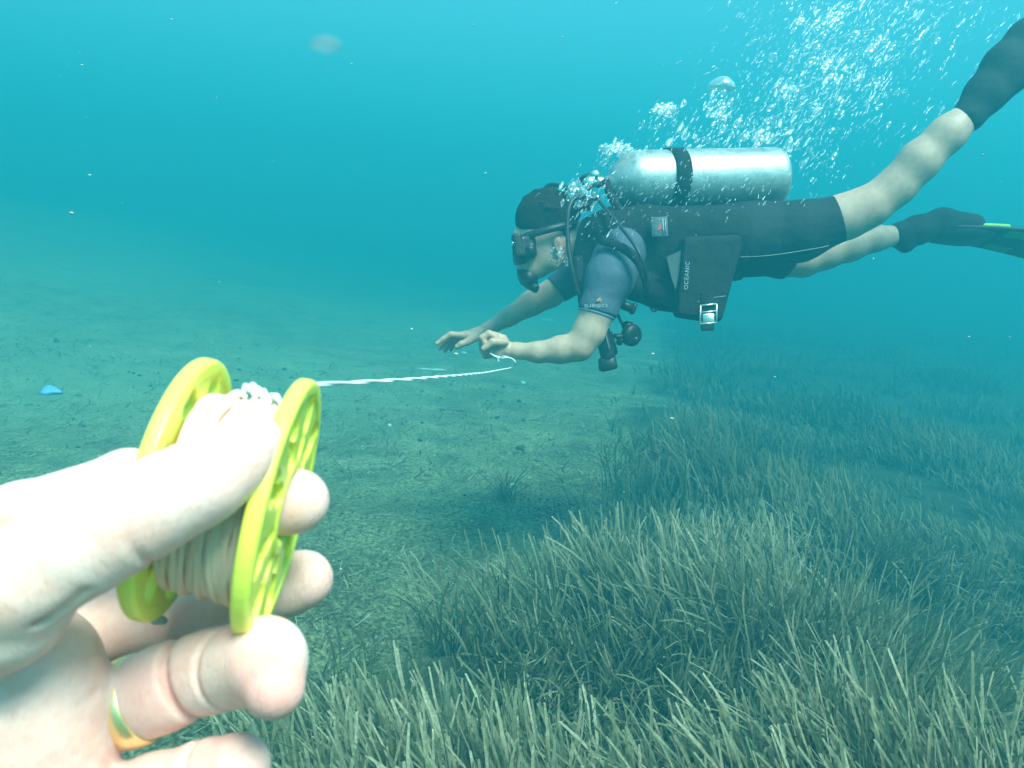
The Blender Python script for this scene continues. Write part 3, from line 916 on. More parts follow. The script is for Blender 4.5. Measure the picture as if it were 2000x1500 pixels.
# gold ring, worn on the ring finger
def build_ring():
    c = cs(262, 1369, .2378); ax = cs(330, 1340, .237) - cs(200, 1390, .239); ax /= np.linalg.norm(ax)
    b = Bag()
    a = np.linspace(0, 2 * math.pi, 64, endpoint=False)
    u = np.cross(ax, [0, 0, 1.0]); u /= np.linalg.norm(u); w = np.cross(ax, u)
    prof = [(-.0036, .0118), (-.0040, .0124), (-.0034, .01315), (0, .01330), (.0034, .01315), (.0040, .0124), (.0036, .0118), (0, .0116)]
    vs = []; f = []
    for t, r in prof: vs.append(c + ax * t + r * (np.cos(a)[:, None] * u + np.sin(a)[:, None] * w))
    for i in range(8):
        for j in range(64): f.append((i * 64 + j, ((i + 1) % 8) * 64 + j, ((i + 1) % 8) * 64 + (j + 1) % 64, i * 64 + (j + 1) % 64))
    b.add(np.concatenate(vs), f)
    m, nt, bb = nmat('gold')
    bb.inputs['Base Color'].default_value = (1.0, .72, .34, 1); bb.inputs['Metallic'].default_value = .85; bb.inputs['Roughness'].default_value = .32
    n = noise_node(nt, 300, 4); bump(nt, bb, n.outputs[0], .0002)
    o = b.build('gold_ring', m, None)
    tag(o, 'plain gold wedding ring on the finger below the yellow spool', 'ring')
build_ring()

# ------------------------------------------------------------------ cord paid out from the spool to the diver's fist
def build_line():
    ctrl = []
    xs = np.linspace(0, 1, 26)
    for t in xs:
        inv = (1 / .262) * (1 - t) + (1 / 2.14) * t
        px = 603 + (995 - 603) * t
        py = 757 + (-.35 * (px - 560) * .10) + 0
        py = np.interp(px, [603, 620, 700, 800, 900, 950, 995], [752, 751, 747, 741, 733, 728, 719.5])
        ctrl.append(cs(px, py, 1 / inv))
    tail = [(1004, 714, 2.13), (1006.5, 708, 2.10), (1001, 701, 2.09), (990, 698, 2.085), (978, 699, 2.08), (968, 696, 2.09), (958, 691, 2.12)]
    main = catmull(np.array(ctrl + [cs(*t) for t in tail]), 22)
    seg = np.linalg.norm(np.diff(main, axis=0), axis=1); s = np.concatenate([[0], np.cumsum(seg)])
    T, U, V = frames(main)
    b = Bag()
    tight = np.interp(s, [0, .3, 1.0, 2.0], [.62, .78, 1.15, 1.9])
    ph = 2 * math.pi * s / .125
    for q in (0, math.pi):
        a = ph + q
        off = .00062 * tight
        b.tube(main + off[:, None] * (np.cos(a)[:, None] * U + np.sin(a)[:, None] * V), .00088 * tight, 7)
    # knot and loose ends below the fist
    k = cs(975, 699, 2.08)
    for e in [[(975, 699, 2.08), (983, 695, 2.07), (992, 696.5, 2.06)], [(975, 699, 2.08), (982, 698, 2.07), (991, 699.5, 2.06)], [(972, 700, 2.08), (974, 704, 2.07), (972, 706, 2.07)]]:
        b.tube([cs(*p) for p in e], .0011, 6, smooth_n=6)
    b.lathe(k - np.array([.004, 0, 0]), (1, .2, 0), [(0, .001), (.002, .0032), (.006, .0032), (.008, .001)], 10)
    o = b.build('guide_line', M_LINE, None)
    tag(o, 'twisted white cord running from the yellow spool to the fist of the diver', 'cord')
build_line()

# ------------------------------------------------------------------ the diver
M_DSKIN = skin_mat('diver_skin', (.50, .30, .21), (.60, .39, .28), (.52, .22, .16), 160, .00015, .12)
def cloth_mat(name, c, c2, rough=.8, bs=350, bd=.0006, fold=.006):
    m, nt, b = nmat(name)
    n = noise_node(nt, 14, 5)
    nt.links.new(ramp_node(nt, n.outputs[0], [(.3, c), (.7, c2)]).outputs[0], b.inputs['Base Color'])
    b.inputs['Roughness'].default_value = rough; b.inputs['Specular IOR Level'].default_value = .3
    a = noise_node(nt, bs, 3); f = noise_node(nt, 22, 3)
    ma = nt.nodes.new('ShaderNodeMath'); ma.operation = 'MULTIPLY_ADD'
    nt.links.new(f.outputs[0], ma.inputs[0]); ma.inputs[1].default_value = fold / bd; nt.links.new(a.outputs[0], ma.inputs[2])
    bump(nt, b, ma.outputs[0], bd)
    return m
M_SHIRT = cloth_mat('rash_guard_blue', (.060, .082, .120), (.080, .105, .150))
M_SHORTS = cloth_mat('shorts_black', (.010, .012, .015), (.020, .022, .026))
M_VEST = cloth_mat('vest_black', (.006, .007, .008), (.013, .014, .016), .85, 500, .0008, .010)
M_NEO = cloth_mat('neoprene_black', (.014, .016, .019), (.028, .030, .034), .85)
M_HAIR = simple_mat('dark_hair', (.014, .010, .008), (.040, .028, .020), .95, scale=200, bdist=.0035, bscale=300, spec=.1)
M_RUBBER = simple_mat('black_rubber', (.010, .010, .011), (.020, .020, .022), .45, scale=60, bdist=.0003)
M_GREY = simple_mat('grey_webbing', (.16, .17, .18), (.24, .25, .26), .7, scale=60)
M_CHROME = simple_mat('chrome', (.78, .78, .76), (.86, .86, .84), .16, 1.0, scale=50)
M_BUCKLE = simple_mat('steel_buckle', (.62, .64, .64), (.74, .76, .76), .3, .8, scale=90)
M_GLASS = simple_mat('mask_lens', (.012, .016, .020), (.02, .024, .028), .08, scale=20)
M_WHITE = simple_mat('white_print', (.62, .64, .64), (.75, .77, .77), .6)
M_PRINT = simple_mat('faded_print', (.20, .22, .22), (.48, .5, .5), .7, scale=150)
M_RED = simple_mat('red_print', (.5, .05, .04), (.6, .08, .05), .6)
M_ORANGE = simple_mat('orange_print', (.55, .22, .10), (.65, .28, .14), .6)
M_LIME = simple_mat('lime_plastic', (.25, .62, .05), (.35, .75, .10), .35, scale=40)
M_LENSGREEN = simple_mat('green_panel', (.05, .26, .07), (.08, .32, .09), .5, scale=40)

DH = .0052
DLO, DHI = np.array([-.27, -.08, -2.95]), np.array([1.66, 1.05, -1.95])

SKULL = dict(c=cs(1062, 428, 2.36), r=(.080, .081, .073))
def head(f, off=0.0, face=True):
    f.ell(SKULL['c'], SKULL['r'], .02, off=off)
    f.ell(cs(1084, 424, 2.36), (.064, .066, .068), .02, off=off)
    if face:
        f.ell(cs(1054, 482, 2.36), (.060, .066, .060), .03)                       # cheeks
        f.cone(cs(1080, 510, 2.33), cs(1046, 522, 2.36), .026, .026, .03)          # jaw
        f.cone(cs(1080, 510, 2.39), cs(1046, 522, 2.36), .026, .026, .03)
        f.ell(cs(1040, 526, 2.36), (.026, .026, .030), .02)                         # chin
        f.cone(cs(1014, 462, 2.36), cs(1010, 470, 2.36), .022, .014, .02)
        f.cone(cs(1014, 470, 2.36), cs(1012, 494, 2.36), .010, .012, .012)          # nose
        f.ell(cs(1018, 516, 2.36), (.016, .015, .028), .015)                        # lips round the mouthpiece
        for d in (2.288, 2.432):                                                     # ears
            f.ell(cs(1091, 480, d), (.014, .026, .007), .004, rot=rot_axes((1, .15, 0), (0, 1, 0)))
            f.ell(cs(1089, 481, d + (-.007 if d < 2.36 else .007)), (.006, .014, .005), .003, sub=True)
def neck(f, off=0.0):
    f.cone(cs(1092, 478, 2.36), cs(1175, 478, 2.36), .056, .068, .03, off=off)
def torso(f, off=0.0):
    for d, k in ((-.085, .05), (.085, .05)):
        f.cone(cs(1205, 490, 2.36 + d), cs(1330, 488, 2.36 + d * .8), .094, .088, k, off=off)
        f.cone(cs(1330, 488, 2.36 + d * .8), cs(1465, 468, 2.35 + d * .75), .088, .088, k, off=off)
def arm_near(f, off=0.0, k=.02):
    f.chain([(1212, 492, 2.20, .070), (1190, 545, 2.165, .061), (1168, 606, 2.15, .046), (1150, 648, 2.15, .043), (1131, 677, 2.15, .039)], k, off)
FORE_N = [(1131, 677, 2.15, .037), (1095, 683, 2.155, .036), (1050, 688, 2.16, .027), (1008, 685, 2.17, .0205), (992, 683, 2.17, .0205)]
def arm_far(f, off=0.0, k=.02):
    f.chain([(1200, 500, 2.50, .062), (1130, 535, 2.58, .052), (1075, 574, 2.62, .044)], k, off)
def leg_near(f, off=0.0, k=.03):
    f.chain([(1465, 465, 2.27, .092), (1560, 452, 2.24, .078), (1655, 422, 2.21, .060)], k, off)
def leg_far(f, off=0.0, k=.03):
    f.chain([(1465, 480, 2.43, .088), (1530, 500, 2.47, .062), (1568, 507, 2.49, .053)], k, off)
def shin_near(f, off=0.0, k=.035):
    f.chain([(1655, 422, 2.21, .056), (1700, 402, 2.19, .049), (1750, 364, 2.17, .046), (1795, 315, 2.145, .048), (1850, 262, 2.12, .042), (1905, 212, 2.10, .034)], k, off)
def shin_far(f, off=0.0, k=.02):
    f.chain([(1568, 507, 2.49, .053), (1612, 496, 2.49, .045), (1660, 480, 2.50, .046), (1710, 466, 2.50, .038), (1762, 458, 2.51, .030)], k, off)

diver = empty('person', W(1300, 520, 2.36), 'scuba diver swimming left over the seabed in dark shorts and blue short sleeves', 'person')

def redness(V):
    red = np.zeros(len(V))
    for px, py, d, r, a in [(1092, 476, 2.28, .022, .8), (1130, 690, 2.13, .03, .3), (955, 675, 2.17, .03, .2), (1700, 400, 2.14, .04, .25)]:
        red += a * np.exp(-((V - cs(px, py, d)) ** 2).sum(1) / (r * r))
    return {'redness': np.clip(red, 0, 1)}

def build_body():
    f = Field(DLO, DHI, DH)
    head(f); neck(f)
    torso(f, -.006)
    arm_near(f, -.002); f.chain(FORE_N, .015)
    arm_far(f, -.002)
    f.chain([(1075, 574, 2.62, .043), (1038, 592, 2.62, .040), (995, 618, 2.61, .030), (955, 642, 2.60, .0215), (942, 649, 2.60, .0205)], .015)
    leg_near(f, -.003); leg_far(f, -.003); shin_near(f); shin_far(f)
    f.cone(cs(1905, 212, 2.10), cs(1960, 140, 2.09), .036, .040, .01)
    f.cone(cs(1762, 458, 2.51), cs(1835, 440, 2.52), .030, .034, .01)
    V, Q = f.mesh(); V = relax(V, Q, 2, .5)
    # hands are finer: cut the coarse surface short of them and sculpt hand + wrist at high resolution as one skin
    o = mesh_obj('body', to_world(V), Q, M_DSKIN, diver, attrs=redness(V))
build_body()

def build_hands():
    # near hand: a loose fist, knuckles forward, thumb side up
    lo = cs(925, 715, 2.17) + [0, 0, -.07]; hi = cs(1012, 640, 2.17) + [0, 0, .07]
    f = Field(lo, hi, .0017)
    f.chain([(1012, 685, 2.17, .0205), (992, 683, 2.17, .0200), (982, 680, 2.17, .0205)], .01)
    f.box(cs(968, 674, 2.17), (.027, .018, .034), .013, .012, rot=rot_axes((-.94, .30, 0), (0, 0, 1)))
    for i, dz in enumerate((-.034, -.012, .010, .031)):
        o = (0, 0, -dz); y = (650, 656, 663, 671)[i]; ln = (1, 1.1, 1.05, .9)[i]
        d = 2.17 + dz * .55
        K = cs(955, y + 2, d); A = cs(945 - 3 * ln, y + 10, d); B = cs(949, y + 24, d); Cc = cs(962, y + 22, d)
        f.cone(cs(966, y + 8, d), K, .011, .0105, .004); f.cone(K, A, .0100, .0095, .0025); f.cone(A, B, .0092, .0088, .0025); f.cone(B, Cc, .0085, .0078, .0025)
    f.cone(cs(985, 668, 2.145), cs(962, 668, 2.13), .0115, .0105, .006); f.cone(cs(962, 668, 2.13), cs(945, 681, 2.132), .0100, .0085, .003)
    V, Q = f.mesh(); V = relax(V, Q, 1, .5)
    mesh_obj('hand', to_world(V), Q, M_DSKIN, diver, attrs=redness(V))
    # far hand: open, reaching forward with the fingers drooping, thumb below
    lo = cs(838, 705, 2.60) + [0, 0, -.07]; hi = cs(960, 628, 2.60) + [0, 0, .08]
    f = Field(lo, hi, .0018)
    f.chain([(962, 638, 2.60, .0215), (942, 649, 2.60, .0200), (928, 653, 2.60, .0210)], .01)
    f.cone(cs(930, 654, 2.585), cs(902, 656, 2.575), .020, .0150, .01); f.cone(cs(930, 654, 2.62), cs(904, 659, 2.63), .020, .0140, .01)
    fingers = [
        [(905, 655, 2.565, .0115), (880, 653, 2.56, .0095), (866, 662, 2.56, .0085), (854, 671, 2.56, .0072)],
        [(903, 656, 2.590, .0115), (880, 657, 2.59, .0095), (867, 670, 2.59, .0085), (859, 681, 2.59, .0072)],
        [(904, 659, 2.612, .0110), (884, 662, 2.615, .0092), (875, 675, 2.615, .0082), (869, 685, 2.615, .0070)],
        [(907, 661, 2.633, .0100), (891, 666, 2.64, .0082), (884, 676, 2.64, .0074), (880, 683, 2.64, .0062)]]
    for c in fingers: f.chain(c, .003)
    f.chain([(930, 658, 2.575, .0150), (912, 668, 2.55, .0115), (901, 672, 2.54, .0100), (893, 677, 2.54, .0088)], .005)
    V, Q = f.mesh(); V = relax(V, Q, 1, .5)
    mesh_obj('hand', to_world(V), Q, M_DSKIN, diver, attrs=redness(V))
build_hands()

def build_clothes():
    # shirt: torso and both sleeves in one garment
    f = Field(np.array([-.02, -.0, -2.90]), np.array([.95, .60, -1.95]), DH)
    torso(f, .002); arm_near(f, .003); arm_far(f, .003)
    f.cone(cs(1150, 480, 2.36), cs(1215, 482, 2.36), .062, .085, .03)
    f.ell(cs(1225, 470, 2.24), (.05, .05, .04), .03)
    f.clip(cs(1172, 617, 2.15), np.array([-.22, -1, 0]) * 1.0, .004) if False else None
    # hems
    X = f.ax[0][:, None, None]; Y = f.ax[1][None, :, None]; Z = f.ax[2][None, None, :]
    def half(p, n):
        p = np.array(p); n = np.array(n, float); n /= np.linalg.norm(n)
        return (X - p[0]) * n[0] + (Y - p[1]) * n[1] + (Z - p[2]) * n[2]
    zn = (Z > -2.33)
    hem_n = half(cs(1167, 612, 2.15), (-.30, -1, 0))
    hem_f = half(cs(1085, 566, 2.61), (-1, -.75, 0))
    f.F = np.where(zn, np.maximum(f.F, hem_n), np.maximum(f.F, hem_f)).astype(np.float32)
    sculpt('shirt', f, M_SHIRT, diver, 2)
    # rolled edge of the near sleeve
    b = Bag()
    n = cs(1150, 648, 2.15) - cs(1168, 606, 2.15); n /= np.linalg.norm(n)
    hn = np.array([-.30, -1, 0]); hn /= np.linalg.norm(hn)
    c = cs(1165, 613.5, 2.15); u = np.array([0, 0, 1.0]); v = np.cross(hn, u)
    a = np.linspace(0, 2 * math.pi, 48, endpoint=False)
    ring = c + .0475 * np.cos(a)[:, None] * u + .0480 * np.sin(a)[:, None] * v
    b.tube(ring, .0032, 8, closed=True)
    b.build('sleeve_hem', simple_mat('hem_blue', (.13, .20, .28), (.17, .25, .34), .8), diver)
    # shorts
    f = Field(np.array([.60, -.0, -2.90]), np.array([1.10, .62, -1.95]), DH)
    leg_near(f, .002); leg_far(f, .002)
    for d in (-.085, .085):
        f.cone(cs(1405, 476, 2.35 + d * .75), cs(1465, 468, 2.35 + d * .75), .092, .093, .05)
    f.ell(cs(1500, 456, 2.30), (.09, .070, .085), .04); f.ell(cs(1490, 462, 2.40), (.08, .072, .075), .04)
    X = f.ax[0][:, None, None]; Y = f.ax[1][None, :, None]; Z = f.ax[2][None, None, :]
    a_ = half_(X, Y, Z, cs(1661, 421, 2.21), (1, .28, -.10)); b_ = half_(X, Y, Z, cs(1553, 505, 2.48), (1, -.6, 0))
    zn = (Z > -2.36)
    f.F = np.where(zn, np.maximum(f.F, a_), np.maximum(f.F, b_)).astype(np.float32)
    sculpt('shorts', f, M_SHORTS, diver, 2)
    # pale piping along the near thigh
    pts = [(1442, 502, 2.195), (1490, 500, 2.182), (1540, 494, 2.174), (1600, 484, 2.172), (1618, 480, 2.178)]
    b = Bag(); b.tube([cs(*p) for p in pts], .0013, 6, smooth_n=6); b.build('piping', M_GREY, diver)
    # hair
    f = Field(SKULL['c'] - .16, SKULL['c'] + .16, .003)
    head(f, .004, face=False)
    f.ell(cs(1098, 440, 2.36), (.040, .055, .060), .02)
    for i in range(40):
        r_ = np.random.RandomState(i); v = r_.normal(0, 1, 3); v[1] = abs(v[1]) * .9 + .1; v /= np.linalg.norm(v)
        c = SKULL['c'] + v * (np.array(SKULL['r']) + .006) + np.array([.012, 0, 0])
        f.ell(c, (.012, .005, .010), .010)
    f.clip(cs(1040, 461, 2.36), (-.22, -1, 0), .010)
    sculpt('hair', f, M_HAIR, diver, 1)
    # loose strands lying back over the scalp and lifting in the water
    r_ = np.random.RandomState(9); bag = Bag(); n = 0
    while n < 900:
        v = r_.normal(0, 1, 3); v /= np.linalg.norm(v)
        if v[1] < -.15 - .25 * v[0]: continue
        n += 1
        p = SKULL['c'] + np.array([.006, .002, 0]) + v * (np.array(SKULL['r']) + .006)
        d = np.array([.9, -.15, 0]) + r_.normal(0, .45, 3); d -= v * (d @ v) * .9; d /= np.linalg.norm(d)
        L = r_.uniform(.012, .026); w = np.cross(d, v) * .0011
        q1 = p + d * L * .5 + v * .0022; q2 = p + d * L + v * r_.uniform(-.001, .005)
        bag.add([p - w, p + w, q1 + w, q1 - w, q2], [(0, 1, 2, 3), (3, 2, 4)])
    bag.build('hair_strands', M_HAIR, diver)['kind'] = 'stuff'
    f = Field(SKULL['c'] - .16, SKULL['c'] + .16, .003)
    f.ell(cs(1103, 462, 2.36), (.026, .040, .062), .01)                               # hair down the nape
    sculpt('hair', f, M_HAIR, diver, 1)
def half_(X, Y, Z, p, n):
    n = np.array(n, float); n /= np.linalg.norm(n)
    return (X - p[0]) * n[0] + (Y - p[1]) * n[1] + (Z - p[2]) * n[2]
build_clothes()

def text_obj(name, body, mat, parent, p, right, up, size, flip=False):
    cu = bpy.data.curves.new(name, 'FONT'); cu.body = body; cu.size = size; cu.extrude = .0006
    cu.align_x = 'CENTER'; cu.align_y = 'CENTER'; cu.space_character = 1.15
    tmp = bpy.data.objects.new(name, cu); C.objects.link(tmp)
    dg = bpy.context.evaluated_depsgraph_get()
    me = bpy.data.meshes.new_from_object(tmp.evaluated_get(dg))
    bpy.data.objects.remove(tmp)
    r = np.array(right, float); r /= np.linalg.norm(r); u = np.array(up, float); u -= r * (u @ r); u /= np.linalg.norm(u); n = np.cross(r, u)
    R = np.stack([r, u, n], 1)
    v = np.array([list(x.co) for x in me.vertices])
    F = [tuple(pp.vertices) for pp in me.polygons]
    return mesh_obj(name, to_world(np.array(p) + v @ R.T), F, mat, parent, smooth=False)

# logo at the sleeve, upside down because the arm points down
lp = cs(1163, 602, 2.15) + np.array([-.004, 0, .0520])
text_obj('sleeve_logo', 'camaro', M_PRINT, diver, lp, (-1, 0, -.16), (0, -1, .12), .018)
b = Bag()
for dx, h_ in ((-.004, .010), (0, .014), (.004, .009)):
    p = lp + np.array([.006 + dx, .011, .001])
    b.tube([p, p + np.array([.002, h_ * .5, 0]), p + np.array([.006, h_, -.001])], [.0022, .0016, .0005], 6)
b.build('sleeve_flame', M_ORANGE, diver)

# boots
def boot(pts, extra):
    lo = np.min([cs(*p[:3]) for p in pts], 0) - .12; hi = np.max([cs(*p[:3]) for p in pts], 0) + .12
    f = Field(lo, hi, .004)
    f.chain(pts, .02)
    for e in extra: f.chain(e, .02)
    sculpt('boot', f, M_NEO, diver, 2)
boot([(1892, 226, 2.105, .042), (1925, 182, 2.10, .048), (1965, 130, 2.09, .056), (2012, 78, 2.08, .054), (2060, 40, 2.07, .040)],
     [[(1925, 185, 2.10, .044), (1985, 140, 2.09, .046)]])
boot([(1757, 459, 2.51, .036), (1790, 450, 2.51, .043), (1840, 436, 2.52, .045), (1900, 440, 2.53, .036)],
     [[(1757, 459, 2.51, .036), (1768, 478, 2.51, .026)]])

# ------------------------------------------------------------------ swim fins
def fin(ankle, fwd, side, L, label, blade_w=.088):
    fwd = np.array(fwd, float); fwd /= np.linalg.norm(fwd)
    side = np.array(side, float); side -= fwd * (side @ fwd); side /= np.linalg.norm(side)
    up = np.cross(side, fwd)
    if up[1] < 0: up = -up
    P = lambda a, s, u: np.array(ankle) + fwd * a + side * s + up * u
    t = empty('swim_fin', to_world(P(0, 0, 0)), label, 'fin', 'swim fins of the diver')
    # foot pocket: open shoe shape
    sec = [(.01, .030, .028, .004), (.05, .044, .042, .0), (.11, .050, .040, -.004), (.17, .054, .030, -.012), (.23, .050, .014, -.020)]
    b = Bag(); m_ = 20; V = []
    for a, w, h, o in sec:
        for j in range(m_):
            th = 2 * math.pi * j / m_
            V.append(P(a, w * np.sign(math.cos(th)) * abs(math.cos(th)) ** .8, o + h * np.sign(math.sin(th)) * abs(math.sin(th)) ** .8))
    F = [(i * m_ + j, i * m_ + (j + 1) % m_, (i + 1) * m_ + (j + 1) % m_, (i + 1) * m_ + j) for i in range(len(sec) - 1) for j in range(m_)]
    F += [tuple(range(m_))[::-1], tuple((len(sec) - 1) * m_ + j for j in range(m_))]
    b.add(V, F); b.build('foot_pocket', M_RUBBER, t)
    n, k = 22, 12; V = []; F = []
    def prof(a):  # half width and droop along the blade
        q = (a - .12) / (L - .12)
        return blade_w * (.50 + .50 * min(1, q * 1.3)) * (1 - .08 * max(0, q - .9) / .1), -.020 - .05 * q * q
    for s in (1, -1):
        for i in range(n):
            a = .12 + (L - .12) * i / (n - 1); w, o = prof(a)
            for j in range(k):
                x = -1 + 2 * j / (k - 1)
                V.append(P(a - .03 * x * x * (i / (n - 1)), w * x, o + s * (.0022 + .0012 * math.cos(x * 9)) + .006 * x * x))
    for i in range(n - 1):
        for j in range(k - 1):
            q = i * k + j; F.append((q, q + 1, q + k + 1, q + k)); q += n * k; F.append((q, q + k, q + k + 1, q + 1))
    for j in range(k - 1):
        for i in (0, n - 1): q = i * k + j; F.append((q, q + 1, q + 1 + n * k, q + n * k))
    for i in range(n - 1):
        for j in (0, k - 1): q = i * k + j; F.append((q, q + k, q + k + n * k, q + n * k))
    b = Bag(); b.add(V, F); b.build('blade', M_NEO, t)
    for s in (-1, 1):
        pts = []; rr = []
        for i in range(16):
            a = .06 + (L - .07) * i / 15; w, o = prof(max(a, .12)); pts.append(P(a, s * w, o + .008)); rr.append(.009 - .004 * i / 15)
        b = Bag(); b.tube(pts, rr, 8); rail = b.build('rail', M_RUBBER, t)
        for a0, a1 in ((.13, .27), (.33, .42), (.50, .56)):
            b = Bag(); pt = []
            for a in np.linspace(a0, a1, 6): w, o = prof(a); pt.append(P(a, s * w, o + .015))
            b.tube(pt, .0072, 8); b.build('rail_accent', M_LIME, t)
        b = Bag(); q0, q1 = .27, .37
        V = [P(a, s * prof(a)[0] * x, prof(a)[1] + .006 * x * x + u) for a in (q0, q1) for x in (.45, .92) for u in (-.0062, .0062)]
        b.add(V, [(0, 1, 3, 2), (4, 6, 7, 5), (0, 4, 5, 1), (2, 3, 7, 6), (0, 2, 6, 4), (1, 5, 7, 3)]); b.build('panel', M_LENSGREEN, t, smooth=False)
fin(cs(1800, 445, 2.51), (1, -.01, -.25), (.10, .27, .95), .62, 'black swim fin with lime green edge accents on the far foot')
fin(cs(1985, 120, 2.09), (.95, .85, 0), (.25, -.28, .93), .60, 'black swim fin on the near raised foot, mostly beyond the frame edge')

# ------------------------------------------------------------------ scuba tank
TA, TB = cs(1232, 354, 2.275), cs(1524, 346, 2.345)
tax = (TB - TA) / np.linalg.norm(TB - TA); TL = np.linalg.norm(TB - TA); TR = .0850
def tk(a, r=0, th=0):
    u = np.cross(tax, [0, 0, 1.0]); u /= np.linalg.norm(u); w = np.cross(tax, u)
    return TA + tax * a + r * (math.cos(th) * u + math.sin(th) * w)
tank = empty('scuba_tank', to_world(tk(TL * .5)), 'brushed silver scuba tank strapped to the back of the diver', 'scuba tank')
m, nt, bb = nmat('brushed_aluminium')
n1 = noise_node(nt, 30, 6, .6)
nt.links.new(ramp_node(nt, n1.outputs[0], [(.3, (.33, .36, .34)), (.45, (.46, .49, .47)), (.7, (.60, .63, .61))]).outputs[0], bb.inputs['Base Color'])
bb.inputs['Metallic'].default_value = .75; bb.inputs['Roughness'].default_value = .46
n2 = noise_node(nt, 300, 5); bump(nt, bb, n2.outputs[0], .0006)
M_ALU = m
prof = [(-.078, .0135), (-.070, .016), (-.066, .022), (-.060, .034), (-.050, .047), (-.035, .061), (-.018, .072), (0, .0815), (.02, TR), (TL - .024, TR), (TL - .012, TR - .002), (TL - .004, TR - .008), (TL, TR - .018), (TL, .02)]
b = Bag(); b.lathe(TA, tax, prof, 64); b.build('cylinder', M_ALU, tank)
b = Bag()
b.lathe(tk(-.080), -tax, [(0, .014), (.004, .0165), (.022, .0165), (.026, .012), (.050, .012), (.054, .009)], 24)
vv = cs(1160, 352, 2.262)
b.lathe(vv + np.array([0, .004, -.030]), (0, .1, 1), [(0, .0125), (.060, .0125), (.064, .009)], 20)
b.build('valve', M_CHROME, tank)
b = Bag(); b.lathe(cs(1147, 351, 2.25), (-.35, 1, .35), [(-.010, .014), (-.008, .020), (.010, .020), (.014, .017), (.016, .010)], 20)
b.build('valve_knob', M_RUBBER, tank)
# paint mark and small stain near the shoulder
b = Bag(); b.tube([tk(.002, TR + .0003, a) for a in np.linspace(1.35, 1.75, 8)], .0045, 8); b.build('paint_mark', M_WHITE, tank)

# ------------------------------------------------------------------ buoyancy vest
vest = empty('buoyancy_vest', W(1300, 520, 2.25), 'black inflatable buoyancy vest with side pocket and steel buckle worn by the diver', 'dive vest')
def build_vest():
    f = Field(np.array([.15, .10, -2.75]), np.array([.75, .62, -1.97]), .0048)
    torso(f, .022)
    # bladder lobes under the tank, shoulder yoke
    for d in (2.22, 2.48):
        f.chain([(1185, 452, d, .058), (1260, 444, d, .055), (1400, 448, d, .052), (1440, 456, d, .046)], .03)
    f.cone(cs(1150, 462, 2.30), cs(1200, 440, 2.30), .050, .052, .03); f.cone(cs(1150, 462, 2.43), cs(1200, 440, 2.43), .050, .052, .03)
    f.chain([(1150, 462, 2.27, .046), (1148, 505, 2.25, .042), (1146, 545, 2.23, .034), (1152, 585, 2.22, .028), (1190, 592, 2.22, .026)], .02)     # shoulder strap in front of the chest
    f.chain([(1240, 560, 2.20, .040), (1290, 575, 2.18, .036), (1330, 590, 2.18, .034)], .03)
    # arm hole: the sleeve comes out here
    f.cone(cs(1218, 505, 2.12), cs(1180, 600, 2.02), .066, .055, .02, sub=True)
    f.cone(cs(1222, 515, 2.05), cs(1205, 560, 1.98), .078, .060, .02, sub=True)
    f.clip(cs(1122, 470, 2.36), (-1, .25, 0), .01)
    f.clip(cs(1438, 480, 2.36), (1, 0, 0), .01)
    for i in range(46):   # quilting and creases of the shell
        r_ = np.random.RandomState(200 + i)
        x, y = r_.uniform(1190, 1430), r_.uniform(430, 600); a = r_.uniform(-1, 1)
        f.cone(cs(x, y, 2.12), cs(x + 30 * math.cos(a), y + 30 * math.sin(a), 2.12), .006, .003, .014, sub=True)
    sculpt('vest_shell', f, M_VEST, vest, 2)
    f = Field(cs(1280, 660, 2.14) - [0, 0, .10], cs(1470, 450, 2.14) + [0, 0, .12], .0042)
    X = f.ax[0][:, None, None]; Y = f.ax[1][None, :, None]; Z = f.ax[2][None, None, :]
    f.box(cs(1378, 555, 2.135), (.100, .125, .036), .018, 0, rot=rot_axes((1, .05, -.10), (0, 1, 0)))
    f.clip(cs(1440, 505, 2.13), (1, -.27, 0), .012); f.clip(cs(1322, 560, 2.13), (-1, .09, 0), .010)
    f.clip(cs(1370, 626, 2.13), (-.14, -1, 0), .016)
    sculpt('pocket', f, M_VEST, vest, 2)
build_vest()
zf = .0475
text_obj('pocket_lettering', 'OCEANIC', M_PRINT, vest, cs(1334, 543, 2.135) + np.array([0, 0, zf]), (.07, 1, 0), (-1, .07, .0), .0150)
# seam across the pocket
b = Bag(); b.tube([cs(1345, 588, 2.096), cs(1370, 584, 2.098), cs(1418, 578, 2.103)], .0012, 6, smooth_n=5); b.build('seam', M_GREY, vest)
# steel buckle on its tab
bc = cs(1376, 617, 2.135) + np.array([0, 0, .046]); RB = rot_axes((1, .06, 0), (.18, 1, 0))
def bk(x, y, z=0): return bc + RB @ np.array([x, y, z])
b = Bag()
fr = [(-.020, .024), (.022, .026), (.019, -.022), (-.024, -.024)]
for i in range(4): b.tube([bk(*fr[i]), bk(*fr[(i + 1) % 4])], .0024, 8)
b.tube([bk(-.020, .006), bk(.020, .008)], .0024, 8)
b.box(bk(-.001, -.010, -.001), (.015, .012, .002), RB, .001)
b.build('buckle', M_BUCKLE, vest)
b = Bag(); b.box(bk(0, .030, -.006), (.017, .030, .002), RB, .001); b.box(bk(-.004, -.034, -.004), (.017, .008, .004), RB, .002); b.build('strap', M_VEST, vest)
